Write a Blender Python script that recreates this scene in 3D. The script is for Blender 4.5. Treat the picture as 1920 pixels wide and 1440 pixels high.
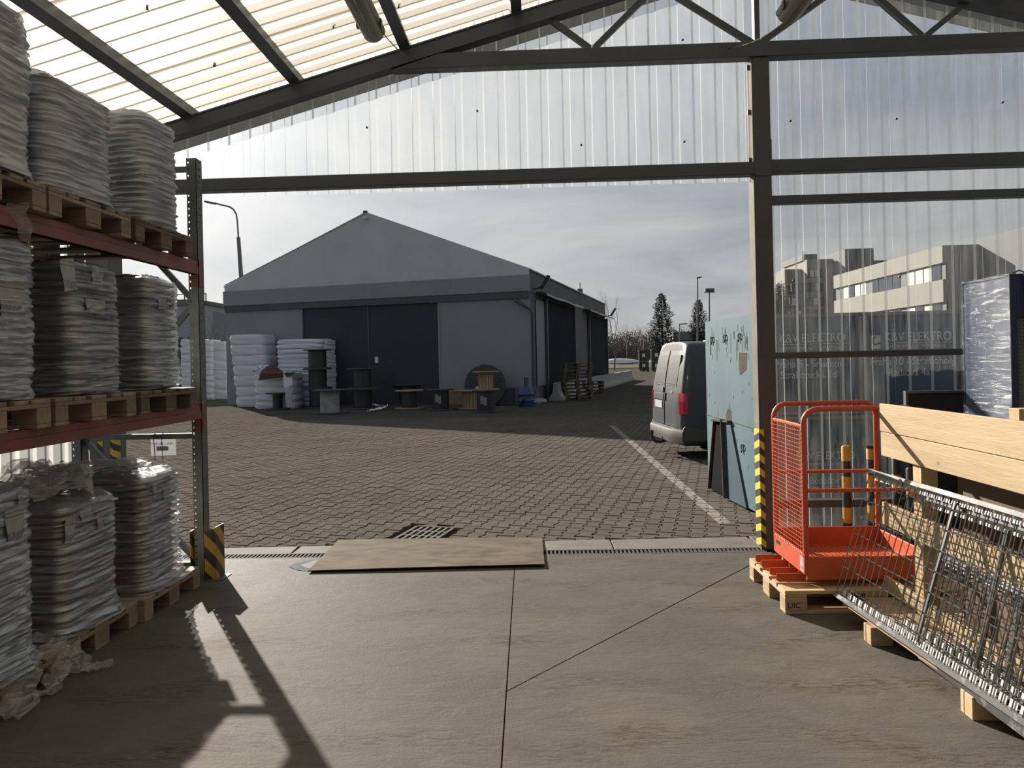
import bpy, bmesh, math, random
import numpy as np
from mathutils import Vector, Matrix
R = random.Random(7)
PI = math.pi
sc = bpy.context.scene
COL = sc.collection
for o in list(bpy.data.objects):
    bpy.data.objects.remove(o)

# ------------------------------------------------------------------ camera, sky, sun, exposure
EYE = 1.6                                  # eye height of the person holding the camera
FPX, CX, CY = 1331.0, 960.0, 676.0         # focal length and principal point for a 1920x1440 frame
YAW, ROLL = math.radians(1.95), 0.022
c_f = Vector((-math.sin(YAW), math.cos(YAW), 0))
c_r0 = Vector((math.cos(YAW), math.sin(YAW), 0))
c_r = math.cos(ROLL) * c_r0 - math.sin(ROLL) * Vector((0, 0, 1))
c_u = math.sin(ROLL) * c_r0 + math.cos(ROLL) * Vector((0, 0, 1))
cam = bpy.data.cameras.new('camera')
cam_o = bpy.data.objects.new('camera', cam)
COL.objects.link(cam_o)
cam.sensor_fit = 'HORIZONTAL'
cam.sensor_width = 36
cam.lens = FPX / 1920 * 36
cam.shift_y = -(720 - CY) / 1920
cam.clip_end = 2000
m = Matrix((c_r, c_u, -c_f)).transposed().to_4x4()
m.translation = (0, 0, EYE)
cam_o.matrix_world = m
sc.camera = cam_o

SUN_AZ, SUN_EL = math.radians(33.2), math.radians(23.6)
SUN = Vector((-math.sin(SUN_AZ) * math.cos(SUN_EL), math.cos(SUN_AZ) * math.cos(SUN_EL), math.sin(SUN_EL)))
sun = bpy.data.lights.new('sun', 'SUN')
sun.energy = 11.5
sun.color = (1.0, 0.925, 0.81)
sun.angle = 0.011
sun_o = bpy.data.objects.new('sun', sun)
COL.objects.link(sun_o)
sun_o.rotation_euler = SUN.to_track_quat('Z', 'Y').to_euler()
sun_o.location = SUN * 60

sc.view_settings.view_transform = 'Standard'
sc.view_settings.look = 'None'
sc.view_settings.exposure = 0.0
sc.view_settings.gamma = 1.0
sc.view_settings.use_curve_mapping = False
sc.cycles.transparent_max_bounces = 14
sc.cycles.max_bounces = 8

w = bpy.data.worlds.new('sky')
sc.world = w
w.use_nodes = True
nt = w.node_tree
nt.nodes.clear()


def N(t, typ, **kw):
    n = t.nodes.new(typ)
    for k, v in kw.items():
        if k.startswith('i_'):
            n.inputs[int(k[2:])].default_value = v
        else:
            setattr(n, k, v)
    return n


def MATH(t, op, a, b=None):
    n = t.nodes.new('ShaderNodeMath')
    n.operation = op
    for i, v in enumerate((a, b)):
        if v is None:
            continue
        if isinstance(v, (int, float)):
            n.inputs[i].default_value = v
        else:
            t.links.new(v, n.inputs[i])
    return n.outputs[0]


def MIXC(t, f, a, b, mode='MIX'):
    n = t.nodes.new('ShaderNodeMix')
    n.data_type = 'RGBA'
    n.blend_type = mode
    for i, v in ((0, f), (6, a), (7, b)):
        if isinstance(v, (int, float)):
            n.inputs[i].default_value = v
        elif isinstance(v, (tuple, list)):
            n.inputs[i].default_value = (*v[:3], 1)
        else:
            t.links.new(v, n.inputs[i])
    return n.outputs[2]


tc = N(nt, 'ShaderNodeTexCoord')
dirn = N(nt, 'ShaderNodeVectorMath', operation='NORMALIZE')
nt.links.new(tc.outputs['Generated'], dirn.inputs[0])
sep = N(nt, 'ShaderNodeSeparateXYZ')
nt.links.new(dirn.outputs[0], sep.inputs[0])
dot = N(nt, 'ShaderNodeVectorMath', operation='DOT_PRODUCT')
nt.links.new(dirn.outputs[0], dot.inputs[0])
dot.inputs[1].default_value = SUN
s = MATH(nt, 'MAXIMUM', dot.outputs['Value'], 0.0)
zz = MATH(nt, 'MAXIMUM', sep.outputs[2], 0.0)
hz = MATH(nt, 'POWER', MATH(nt, 'SUBTRACT', 1.0, zz), 5.0)
base = MIXC(nt, hz, (0.20, 0.245, 0.315), (0.40, 0.405, 0.41))
# thin cloud layer, projected on a plane overhead
zden = MATH(nt, 'ADD', zz, 0.14)
cxy = N(nt, 'ShaderNodeCombineXYZ')
nt.links.new(MATH(nt, 'DIVIDE', sep.outputs[0], zden), cxy.inputs[0])
nt.links.new(MATH(nt, 'DIVIDE', sep.outputs[1], zden), cxy.inputs[1])
cn = N(nt, 'ShaderNodeTexNoise')
cn.inputs['Scale'].default_value = 0.9
cn.inputs['Detail'].default_value = 7
cn.inputs['Roughness'].default_value = 0.55
cn.inputs['Distortion'].default_value = 0.5
nt.links.new(cxy.outputs[0], cn.inputs['Vector'])
cr = N(nt, 'ShaderNodeMapRange')
cr.inputs[1].default_value = 0.36
cr.inputs[2].default_value = 0.66
nt.links.new(cn.outputs[0], cr.inputs[0])
cloud = MIXC(nt, MATH(nt, 'MULTIPLY', cr.outputs[0], 0.7), base, (0.54, 0.535, 0.525))
g1 = MATH(nt, 'MULTIPLY', MATH(nt, 'POWER', s, 5.0), 0.44)
g2 = MATH(nt, 'MULTIPLY', MATH(nt, 'POWER', s, 30.0), 0.35)
g3 = MATH(nt, 'MULTIPLY', MATH(nt, 'POWER', s, 120.0), 4.0)
glow = MATH(nt, 'ADD', MATH(nt, 'ADD', g1, g2), g3)
gc = N(nt, 'ShaderNodeVectorMath', operation='SCALE')
gc.inputs[0].default_value = (1.0, 0.98, 0.93)
nt.links.new(glow, gc.inputs['Scale'])
add = MIXC(nt, 1.0, cloud, gc.outputs[0], 'ADD')
gnd = MATH(nt, 'GREATER_THAN', sep.outputs[2], -0.02)
fin = MIXC(nt, gnd, (0.07, 0.065, 0.06), add)
bg = N(nt, 'ShaderNodeBackground')
bg.inputs[1].default_value = 1.0
nt.links.new(fin, bg.inputs[0])
wo = N(nt, 'ShaderNodeOutputWorld')
nt.links.new(bg.outputs[0], wo.inputs[0])


# ------------------------------------------------------------------ sight lines (pixel of the 1920x1440 frame -> point)
def ray(px, py):
    return c_f + (px - CX) / FPX * c_r - (py - CY) / FPX * c_u


def atz(px, py, z=0.0):
    d = ray(px, py)
    return Vector((0, 0, EYE)) + d * ((z - EYE) / d.z)


def aty(px, py, y):
    d = ray(px, py)
    return Vector((0, 0, EYE)) + d * (y / d.y)


# ------------------------------------------------------------------ mesh helpers
class MB:
    def __init__(s):
        s.v, s.f, s.mi = [], [], []

    def add(s, vs, fs, m=0):
        b = len(s.v)
        s.v += [tuple(p) for p in vs]
        s.f += [tuple(i + b for i in f) for f in fs]
        s.mi += [m] * len(fs)
        return s

    def box(s, x0, x1, y0, y1, z0, z1, m=0):
        vs = [(x, y, z) for z in (z0, z1) for y in (y0, y1) for x in (x0, x1)]
        return s.add(vs, [(0, 2, 3, 1), (4, 5, 7, 6), (0, 1, 5, 4), (1, 3, 7, 5), (3, 2, 6, 7), (2, 0, 4, 6)], m)

    def bar(s, a, b, wd, ht, up=(0, 0, 1), m=0):
        a, b = Vector(a), Vector(b)
        d = (b - a).normalized()
        sd = d.cross(Vector(up)).normalized()
        u = sd.cross(d)
        vs = [p + sd * (sx * wd / 2) + u * (su * ht / 2) for p in (a, b) for su in (-1, 1) for sx in (-1, 1)]
        return s.add(vs, [(0, 2, 3, 1), (4, 5, 7, 6), (0, 1, 5, 4), (1, 3, 7, 5), (3, 2, 6, 7), (2, 0, 4, 6)], m)

    def tube(s, pts, r, n=8, m=0, cap=True):
        pts = [Vector(p) for p in pts]
        rr = r if isinstance(r, (list, tuple)) else [r] * len(pts)
        vs, fs = [], []
        d0 = (pts[1] - pts[0]).normalized()
        u = d0.orthogonal().normalized()
        for i, p in enumerate(pts):
            d = (pts[min(i + 1, len(pts) - 1)] - pts[max(i - 1, 0)]).normalized()
            u = (u - d * u.dot(d)).normalized()
            w_ = d.cross(u)
            for k in range(n):
                a = 2 * PI * k / n
                vs.append(p + (u * math.cos(a) + w_ * math.sin(a)) * rr[i])
        for i in range(len(pts) - 1):
            for k in range(n):
                fs.append((i * n + k, i * n + (k + 1) % n, (i + 1) * n + (k + 1) % n, (i + 1) * n + k))
        if cap:
            fs.append(tuple(range(n - 1, -1, -1)))
            fs.append(tuple((len(pts) - 1) * n + k for k in range(n)))
        return s.add(vs, fs, m)

    def cyl(s, x, y, z0, z1, r, n=20, m=0, r2=None):
        return s.tube([(x, y, z0), (x, y, z1)], [r, r if r2 is None else r2], n, m)

    def prism(s, poly, fn, h0, h1, m=0):          # fn(p, h) -> 3-d point
        n = len(poly)
        vs = [fn(p, h0) for p in poly] + [fn(p, h1) for p in poly]
        fs = [tuple(range(n - 1, -1, -1)), tuple(range(n, 2 * n))]
        fs += [(i, (i + 1) % n, n + (i + 1) % n, n + i) for i in range(n)]
        return s.add(vs, fs, m)

    def lathe(s, prof, x=0, y=0, n=24, m=0):
        vs, fs = [], []
        for r, z in prof:
            for k in range(n):
                a = 2 * PI * k / n
                vs.append((x + r * math.cos(a), y + r * math.sin(a), z))
        for i in range(len(prof) - 1):
            for k in range(n):
                fs.append((i * n + k, i * n + (k + 1) % n, (i + 1) * n + (k + 1) % n, (i + 1) * n + k))
        return s.add(vs, fs, m)

    def grid(s, P, m=0, close=False):             # P: array rows x cols x 3
        nr, nc = len(P), len(P[0])
        vs = [tuple(p) for row in P for p in row]
        fs = []
        for i in range(nr - 1):
            for j in range(nc if close else nc - 1):
                k = (j + 1) % nc
                fs.append((i * nc + j, i * nc + k, (i + 1) * nc + k, (i + 1) * nc + j))
        return s.add(vs, fs, m)


def mesh_of(name, mb, mats, smooth=False, bevel=0.0, off=(0, 0, 0), seg=1):
    me = bpy.data.meshes.new(name)
    ox, oy, oz = off
    me.from_pydata([(x - ox, y - oy, z - oz) for x, y, z in mb.v], [], mb.f)
    for mt in (mats if isinstance(mats, (list, tuple)) else [mats]):
        me.materials.append(mt)
    if any(mb.mi):
        me.polygons.foreach_set('material_index', mb.mi)
    bm = bmesh.new()
    bm.from_mesh(me)
    bmesh.ops.recalc_face_normals(bm, faces=bm.faces)
    if bevel:
        es = [e for e in bm.edges if len(e.link_faces) == 2 and e.calc_face_angle(0) > 0.5]
        bmesh.ops.bevel(bm, geom=es, offset=bevel, segments=seg, profile=0.6, affect='EDGES', clamp_overlap=True)
    bm.to_mesh(me)
    bm.free()
    if smooth:
        me.polygons.foreach_set('use_smooth', [True] * len(me.polygons))
        try:
            me.set_sharp_from_angle(angle=math.radians(45))
        except Exception:
            pass
    me.update()
    return me


ORIG = {}


def root_off(p):
    while p is not None:
        if p.name in ORIG:
            return ORIG[p.name]
        p = p.parent
    return (0, 0, 0)


def tag(o, label=None, cat=None, group=None, kind=None):
    for k, v in (('label', label), ('category', cat), ('group', group), ('kind', kind)):
        if v:
            o[k] = v
    return o


def thing(name, label, cat, loc=(0, 0, 0), rz=0.0, group=None, local=False):
    o = bpy.data.objects.new(name, None)
    o.empty_display_size = 0.1
    COL.objects.link(o)
    o.location = loc
    o.rotation_euler = (0, 0, rz)
    ORIG[o.name] = (0, 0, 0) if (local or rz) else tuple(loc)
    return tag(o, label, cat, group)


def part(name, mb, mats, parent=None, label=None, smooth=False, bevel=0.0, kind=None, seg=1):
    me = mesh_of(name, mb, mats, smooth, bevel, root_off(parent), seg)
    o = bpy.data.objects.new(name, me)
    COL.objects.link(o)
    if parent is not None:
        o.parent = parent
    return tag(o, label, kind=kind)


def solo(name, mb, mats, label, cat, base, group=None, smooth=False, bevel=0.0):   # a thing that is one mesh
    me = mesh_of(name, mb, mats, smooth, bevel, base)
    o = bpy.data.objects.new(name, me)
    COL.objects.link(o)
    o.location = base
    ORIG[o.name] = tuple(base)
    return tag(o, label, cat, group)


def struct(name, mb, mats, smooth=False, bevel=0.0):
    o = part(name, mb, mats, None, None, smooth, bevel, 'structure')
    return o


def piece(name, me, parent, loc=(0, 0, 0), rz=0.0, scale=None, kind=None, rot=None):
    o = bpy.data.objects.new(name, me)
    COL.objects.link(o)
    o.parent = parent
    ox, oy, oz = root_off(parent)
    o.location = (loc[0] - ox, loc[1] - oy, loc[2] - oz)
    o.rotation_euler = rot if rot else (0, 0, rz)
    if scale:
        o.scale = scale
    if kind:
        o['kind'] = kind
    return o


def copy_tree(o, parent=None):
    c = o.copy()
    COL.objects.link(c)
    if parent is not None:
        c.parent = parent
    else:
        ORIG[c.name] = ORIG.get(o.name, (0, 0, 0))
    for ch in list(o.children):
        copy_tree(ch, c)
    return c


def text(name, body, size, parent, mat, mtx, ext=0.0015, align='LEFT', sx=1.0):
    cu = bpy.data.curves.new(name, 'FONT')
    cu.body = body
    cu.size = size
    cu.extrude = ext
    cu.align_x = align
    cu.materials.append(mat)
    tmp = bpy.data.objects.new(name, cu)
    me = bpy.data.meshes.new_from_object(tmp)
    bpy.data.objects.remove(tmp)
    bpy.data.curves.remove(cu)
    o = bpy.data.objects.new(name, me)
    COL.objects.link(o)
    o.parent = parent
    off = Vector(root_off(parent))
    mm = mtx.copy()
    mm.translation = mm.translation - off
    o.matrix_local = mm @ Matrix.Diagonal((sx, 1, 1, 1))
    return o


def face_mtx(p, right, up):
    r_, u_ = Vector(right).normalized(), Vector(up).normalized()
    m_ = Matrix((r_, u_, r_.cross(u_))).transposed().to_4x4()
    m_.translation = Vector(p)
    return m_


# ------------------------------------------------------------------ materials
def newmat(name):
    mt = bpy.data.materials.new(name)
    mt.use_nodes = True
    t = mt.node_tree
    t.nodes.clear()
    out = t.nodes.new('ShaderNodeOutputMaterial')
    return mt, t, out


def noise_node(t, vec, scale, detail=4, rough=0.55, dist=0.0):
    n = t.nodes.new('ShaderNodeTexNoise')
    n.inputs['Scale'].default_value = scale
    n.inputs['Detail'].default_value = detail
    n.inputs['Roughness'].default_value = rough
    n.inputs['Distortion'].default_value = dist
    t.links.new(vec, n.inputs['Vector'])
    return n.outputs[0]


def ramp(t, fac, a, b):
    n = t.nodes.new('ShaderNodeMapRange')
    n.inputs[1].default_value = a
    n.inputs[2].default_value = b
    t.links.new(fac, n.inputs[0])
    return n.outputs[0]


def scaled(t, vec, sx, sy, sz):
    n = t.nodes.new('ShaderNodeMapping')
    n.inputs['Scale'].default_value = (sx, sy, sz)
    t.links.new(vec, n.inputs[0])
    return n.outputs[0]


def pm(name, col, rough=0.6, metal=0.0, var=0.18, scale=6.0, col2=None, stretch=(1, 1, 1), bump=0.0, bscale=80.0,
       objvar=0.0, coat=0.0, spec=0.5, dirt=None, dirt_lo=0.55, dirt_hi=0.75, dirt_scale=3.0, detail=5):
    mt, t, out = newmat(name)
    tcn = t.nodes.new('ShaderNodeTexCoord')
    vec = scaled(t, tcn.outputs['Object'], *stretch)
    n1 = noise_node(t, vec, scale, detail)
    c2 = col2 if col2 else tuple(min(1, c * (1 + var)) for c in col)
    c1 = col if col2 else tuple(c * (1 - var) for c in col)
    c = MIXC(t, ramp(t, n1, 0.3, 0.7), c1, c2)
    if dirt:
        n2 = noise_node(t, vec, dirt_scale, 6, 0.65)
        c = MIXC(t, ramp(t, n2, dirt_lo, dirt_hi), c, dirt)
    if objvar:
        oi = t.nodes.new('ShaderNodeObjectInfo')
        v = MATH(t, 'ADD', MATH(t, 'MULTIPLY', oi.outputs['Random'], 2 * objvar), 1 - objvar)
        hsv = t.nodes.new('ShaderNodeHueSaturation')
        t.links.new(v, hsv.inputs['Value'])
        t.links.new(c, hsv.inputs['Color'])
        c = hsv.outputs[0]
    p = t.nodes.new('ShaderNodeBsdfPrincipled')
    t.links.new(c, p.inputs['Base Color'])
    p.inputs['Roughness'].default_value = rough
    p.inputs['Metallic'].default_value = metal
    p.inputs['Specular IOR Level'].default_value = spec
    p.inputs['Coat Weight'].default_value = coat
    if bump:
        b = t.nodes.new('ShaderNodeBump')
        b.inputs['Strength'].default_value = bump
        b.inputs['Distance'].default_value = 0.01
        t.links.new(noise_node(t, vec, bscale, 4), b.inputs['Height'])
        t.links.new(b.outputs[0], p.inputs['Normal'])
    t.links.new(p.outputs[0], out.inputs[0])
    return mt


def sheet_mat(name, clear, trans, gloss, ctint, ttint, rough=0.12, streak=True):
    """thin plastic sheet: part clear, part milky (translucent), part gloss"""
    mt, t, out = newmat(name)
    tr = t.nodes.new('ShaderNodeBsdfTransparent')
    tr.inputs[0].default_value = (*ctint, 1)
    tl = t.nodes.new('ShaderNodeBsdfTranslucent')
    tl.inputs[0].default_value = (*ttint, 1)
    df = t.nodes.new('ShaderNodeBsdfDiffuse')
    df.inputs[0].default_value = (*ttint, 1)
    gl = t.nodes.new('ShaderNodeBsdfGlossy')
    gl.inputs['Roughness'].default_value = rough
    m1 = t.nodes.new('ShaderNodeMixShader')        # milky: translucent + diffuse
    m1.inputs[0].default_value = 0.3
    t.links.new(tl.outputs[0], m1.inputs[1])
    t.links.new(df.outputs[0], m1.inputs[2])
    m2 = t.nodes.new('ShaderNodeMixShader')        # clear / milky
    lw = t.nodes.new('ShaderNodeLayerWeight')
    lw.inputs[0].default_value = 0.35
    fac = MATH(t, 'ADD', MATH(t, 'MULTIPLY', lw.outputs['Facing'], 0.18), trans / (clear + trans))
    if streak:
        tcn = t.nodes.new('ShaderNodeTexCoord')
        n1 = noise_node(t, scaled(t, tcn.outputs['Object'], 6, 6, 0.6), 3.0, 6, 0.65)
        fac = MATH(t, 'ADD', fac, MATH(t, 'MULTIPLY', MATH(t, 'SUBTRACT', n1, 0.5), 0.16))
    fac = MATH(t, 'MINIMUM', MATH(t, 'MAXIMUM', fac, 0.0), 0.95)
    t.links.new(fac, m2.inputs[0])
    t.links.new(tr.outputs[0], m2.inputs[1])
    t.links.new(m1.outputs[0], m2.inputs[2])
    m3 = t.nodes.new('ShaderNodeMixShader')
    g = MATH(t, 'ADD', MATH(t, 'MULTIPLY', lw.outputs['Fresnel'], 0.28), gloss)
    t.links.new(g, m3.inputs[0])
    t.links.new(m2.outputs[0], m3.inputs[1])
    t.links.new(gl.outputs[0], m3.inputs[2])
    t.links.new(m3.outputs[0], out.inputs[0])
    return mt


def film_mat(name, clear, col, rough=0.28, bscale=1.0, gloss=0.25):
    """wrinkled stretch film: clear windows between milky and glossy creases"""
    mt, t, out = newmat(name)
    tcn = t.nodes.new('ShaderNodeTexCoord')
    vec = tcn.outputs['Object']
    n1 = noise_node(t, scaled(t, vec, 1.4, 1.4, 14), 2.2 * bscale, 6, 0.6, 0.6)
    n2 = noise_node(t, scaled(t, vec, 2.5, 2.5, 60), 3.0 * bscale, 4, 0.6, 0.4)
    tr = t.nodes.new('ShaderNodeBsdfTransparent')
    tr.inputs[0].default_value = (0.93, 0.94, 0.95, 1)
    df = t.nodes.new('ShaderNodeBsdfDiffuse')
    df.inputs[0].default_value = (*col, 1)
    tl = t.nodes.new('ShaderNodeBsdfTranslucent')
    tl.inputs[0].default_value = (*col, 1)
    gl = t.nodes.new('ShaderNodeBsdfGlossy')
    gl.inputs['Roughness'].default_value = rough
    b = t.nodes.new('ShaderNodeBump')
    b.inputs['Strength'].default_value = 0.8
    b.inputs['Distance'].default_value = 0.012
    t.links.new(MATH(t, 'ADD', n1, MATH(t, 'MULTIPLY', n2, 0.5)), b.inputs['Height'])
    t.links.new(b.outputs[0], gl.inputs['Normal'])
    t.links.new(b.outputs[0], df.inputs['Normal'])
    m1 = t.nodes.new('ShaderNodeMixShader')
    m1.inputs[0].default_value = 0.35
    t.links.new(df.outputs[0], m1.inputs[1])
    t.links.new(tl.outputs[0], m1.inputs[2])
    m2 = t.nodes.new('ShaderNodeMixShader')
    m2.inputs[0].default_value = gloss
    t.links.new(m1.outputs[0], m2.inputs[1])
    t.links.new(gl.outputs[0], m2.inputs[2])
    m3 = t.nodes.new('ShaderNodeMixShader')
    cl = MATH(t, 'ADD', MATH(t, 'MULTIPLY', MATH(t, 'SUBTRACT', n1, 0.5), 1.6), clear)
    cl = MATH(t, 'MINIMUM', MATH(t, 'MAXIMUM', cl, 0.03), 0.93)
    t.links.new(cl, m3.inputs[0])
    t.links.new(m2.outputs[0], m3.inputs[1])
    t.links.new(tr.outputs[0], m3.inputs[2])
    t.links.new(m3.outputs[0], out.inputs[0])
    return mt


def stripe_mat(name, ca, cb, period, vec_coef, offset=0.0, rough=0.5):
    """two-colour hazard stripes along a fixed direction on the object (worn paint)"""
    mt, t, out = newmat(name)
    tcn = t.nodes.new('ShaderNodeTexCoord')
    d = N(t, 'ShaderNodeVectorMath', operation='DOT_PRODUCT')
    t.links.new(tcn.outputs['Object'], d.inputs[0])
    d.inputs[1].default_value = vec_coef
    f = MATH(t, 'FRACT', MATH(t, 'ADD', MATH(t, 'DIVIDE', d.outputs['Value'], period), offset))
    k = MATH(t, 'GREATER_THAN', f, 0.5)
    n = noise_node(t, tcn.outputs['Object'], 25, 5)
    c = MIXC(t, k, ca, cb)
    c = MIXC(t, MATH(t, 'MULTIPLY', ramp(t, n, 0.5, 0.8), 0.5), c, (0.06, 0.05, 0.04))
    p = t.nodes.new('ShaderNodeBsdfPrincipled')
    p.inputs['Roughness'].default_value = rough
    t.links.new(c, p.inputs['Base Color'])
    t.links.new(p.outputs[0], out.inputs[0])
    return mt


M = {}
M['steel_dark'] = pm('painted_steel_dark_grey', (0.055, 0.062, 0.073), 0.5, 0.0, 0.12, 3)
M['steel_brown'] = pm('painted_steel_brown_grey', (0.062, 0.059, 0.057), 0.55, 0, 0.15, 3)
M['galv'] = pm('galvanised_steel', (0.22, 0.23, 0.22), 0.42, 0.75, 0.25, 14)
M['galv_dull'] = pm('galvanised_steel_dull', (0.13, 0.14, 0.135), 0.5, 0.6, 0.2, 14)
M['rack_red'] = pm('rack_beam_red', (0.17, 0.045, 0.032), 0.5, 0, 0.2, 4, dirt=(0.1, 0.045, 0.035), dirt_lo=0.5, dirt_hi=0.75)
M['wood'] = pm('pallet_wood', (0.32, 0.21, 0.11), 0.75, 0, 0.2, 3, col2=(0.44, 0.31, 0.18), stretch=(1, 8, 8), objvar=0.22, bump=0.25, bscale=30)
M['wood_y'] = pm('pallet_wood_cross', (0.32, 0.21, 0.11), 0.75, 0, 0.2, 3, col2=(0.44, 0.31, 0.18), stretch=(8, 1, 8), objvar=0.22, bump=0.25, bscale=30)
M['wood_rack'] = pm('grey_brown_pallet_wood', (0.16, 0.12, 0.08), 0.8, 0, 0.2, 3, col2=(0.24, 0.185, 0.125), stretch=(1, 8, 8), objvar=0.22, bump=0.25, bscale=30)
M['wood_dark'] = pm('weathered_pallet_wood', (0.10, 0.075, 0.05), 0.8, 0, 0.3, 3, stretch=(1, 6, 6), objvar=0.3)
M['roof'] = sheet_mat('cream_roof_sheet', 0.36, 0.64, 0.02, (1.0, 0.97, 0.90), (0.80, 0.745, 0.62), 0.3)
M['clear'] = sheet_mat('clear_wall_sheet', 0.80, 0.115, 0.02, (0.93, 0.945, 0.955), (0.72, 0.75, 0.77), 0.10)
M['clear_low'] = sheet_mat('clear_bay_sheet', 0.95, 0.022, 0.015, (0.90, 0.91, 0.90), (0.70, 0.73, 0.73), 0.10)
M['rib_flank'] = sheet_mat('rib_flank_highlight', 0.45, 0.45, 0.06, (0.92, 0.93, 0.94), (0.62, 0.64, 0.66), 0.15, False)
M['milky'] = sheet_mat('milky_wall_sheet', 0.30, 0.60, 0.03, (0.85, 0.85, 0.84), (0.50, 0.505, 0.49), 0.2)
M['orange'] = pm('orange_red_paint', (0.40, 0.060, 0.016), 0.5, 0, 0.1, 5, dirt=(0.3, 0.06, 0.03), dirt_lo=0.62, dirt_hi=0.8)
M['white'] = pm('white_plastic', (0.7, 0.7, 0.68), 0.5, 0, 0.08, 6)
M['paper'] = pm('white_paper', (0.62, 0.62, 0.60), 0.7, 0, 0.06, 9)
M['black'] = pm('black_plastic', (0.014, 0.014, 0.016), 0.45, 0, 0.2, 6)
M['rubber'] = pm('tyre_rubber', (0.018, 0.018, 0.018), 0.85, 0, 0.2, 20)
M['ink'] = pm('dark_ink', (0.02, 0.018, 0.018), 0.8, 0, 0.1, 9)
M['grey_ink'] = pm('grey_ink', (0.25, 0.25, 0.26), 0.8, 0, 0.1, 9)
M['yellow'] = pm('bollard_yellow', (0.62, 0.34, 0.02), 0.5, 0, 0.12, 9)
M['joint'] = pm('joint_dark', (0.022, 0.020, 0.018), 0.95, 0, 0.3, 30)


def floor_mat():
    mt, t, out = newmat('worn_concrete_floor')
    g = t.nodes.new('ShaderNodeNewGeometry')
    vec = g.outputs['Position']
    n1 = noise_node(t, vec, 0.9, 6, 0.6)
    n2 = noise_node(t, scaled(t, vec, 1.0, 2.2, 1), 3.5, 7, 0.7, 1.2)
    n3 = noise_node(t, vec, 55, 4, 0.7)
    c = MIXC(t, ramp(t, n1, 0.32, 0.68), (0.078, 0.077, 0.071), (0.116, 0.105, 0.087))
    c = MIXC(t, MATH(t, 'MULTIPLY', ramp(t, n2, 0.42, 0.75), 0.55), c, (0.062, 0.055, 0.044))
    c = MIXC(t, MATH(t, 'MULTIPLY', ramp(t, n3, 0.55, 0.8), 0.25), c, (0.15, 0.142, 0.128))
    # curved tyre scuffs swept by forklifts
    wv = t.nodes.new('ShaderNodeTexWave')
    wv.wave_type = 'RINGS'
    wv.inputs['Scale'].default_value = 1.3
    wv.inputs['Distortion'].default_value = 5.0
    wv.inputs['Detail'].default_value = 3
    t.links.new(scaled(t, vec, 0.9, 0.45, 0), wv.inputs['Vector'])
    n4 = noise_node(t, scaled(t, vec, 3, 14, 1), 4.0, 4, 0.7, 0.8)
    k = MATH(t, 'MULTIPLY', ramp(t, wv.outputs['Fac'], 0.62, 0.98), ramp(t, n4, 0.46, 0.62))
    k = MATH(t, 'MULTIPLY', k, ramp(t, n1, 0.38, 0.56))
    c = MIXC(t, MATH(t, 'MULTIPLY', k, 0.75), c, (0.042, 0.031, 0.022))
    p = t.nodes.new('ShaderNodeBsdfPrincipled')
    t.links.new(c, p.inputs['Base Color'])
    t.links.new(MATH(t, 'ADD', MATH(t, 'MULTIPLY', n1, 0.3), 0.5), p.inputs['Roughness'])
    p.inputs['Specular IOR Level'].default_value = 0.05
    b = t.nodes.new('ShaderNodeBump')
    b.inputs['Strength'].default_value = 0.55
    b.inputs['Distance'].default_value = 0.008
    h = MATH(t, 'ADD', MATH(t, 'MULTIPLY', n3, 0.35), MATH(t, 'ADD', n2, MATH(t, 'MULTIPLY', n4, 0.5)))
    t.links.new(h, b.inputs['Height'])
    t.links.new(b.outputs[0], p.inputs['Normal'])
    t.links.new(p.outputs[0], out.inputs[0])
    return mt


M['floor'] = floor_mat()
HALL_A = math.radians(14.2)


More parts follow.
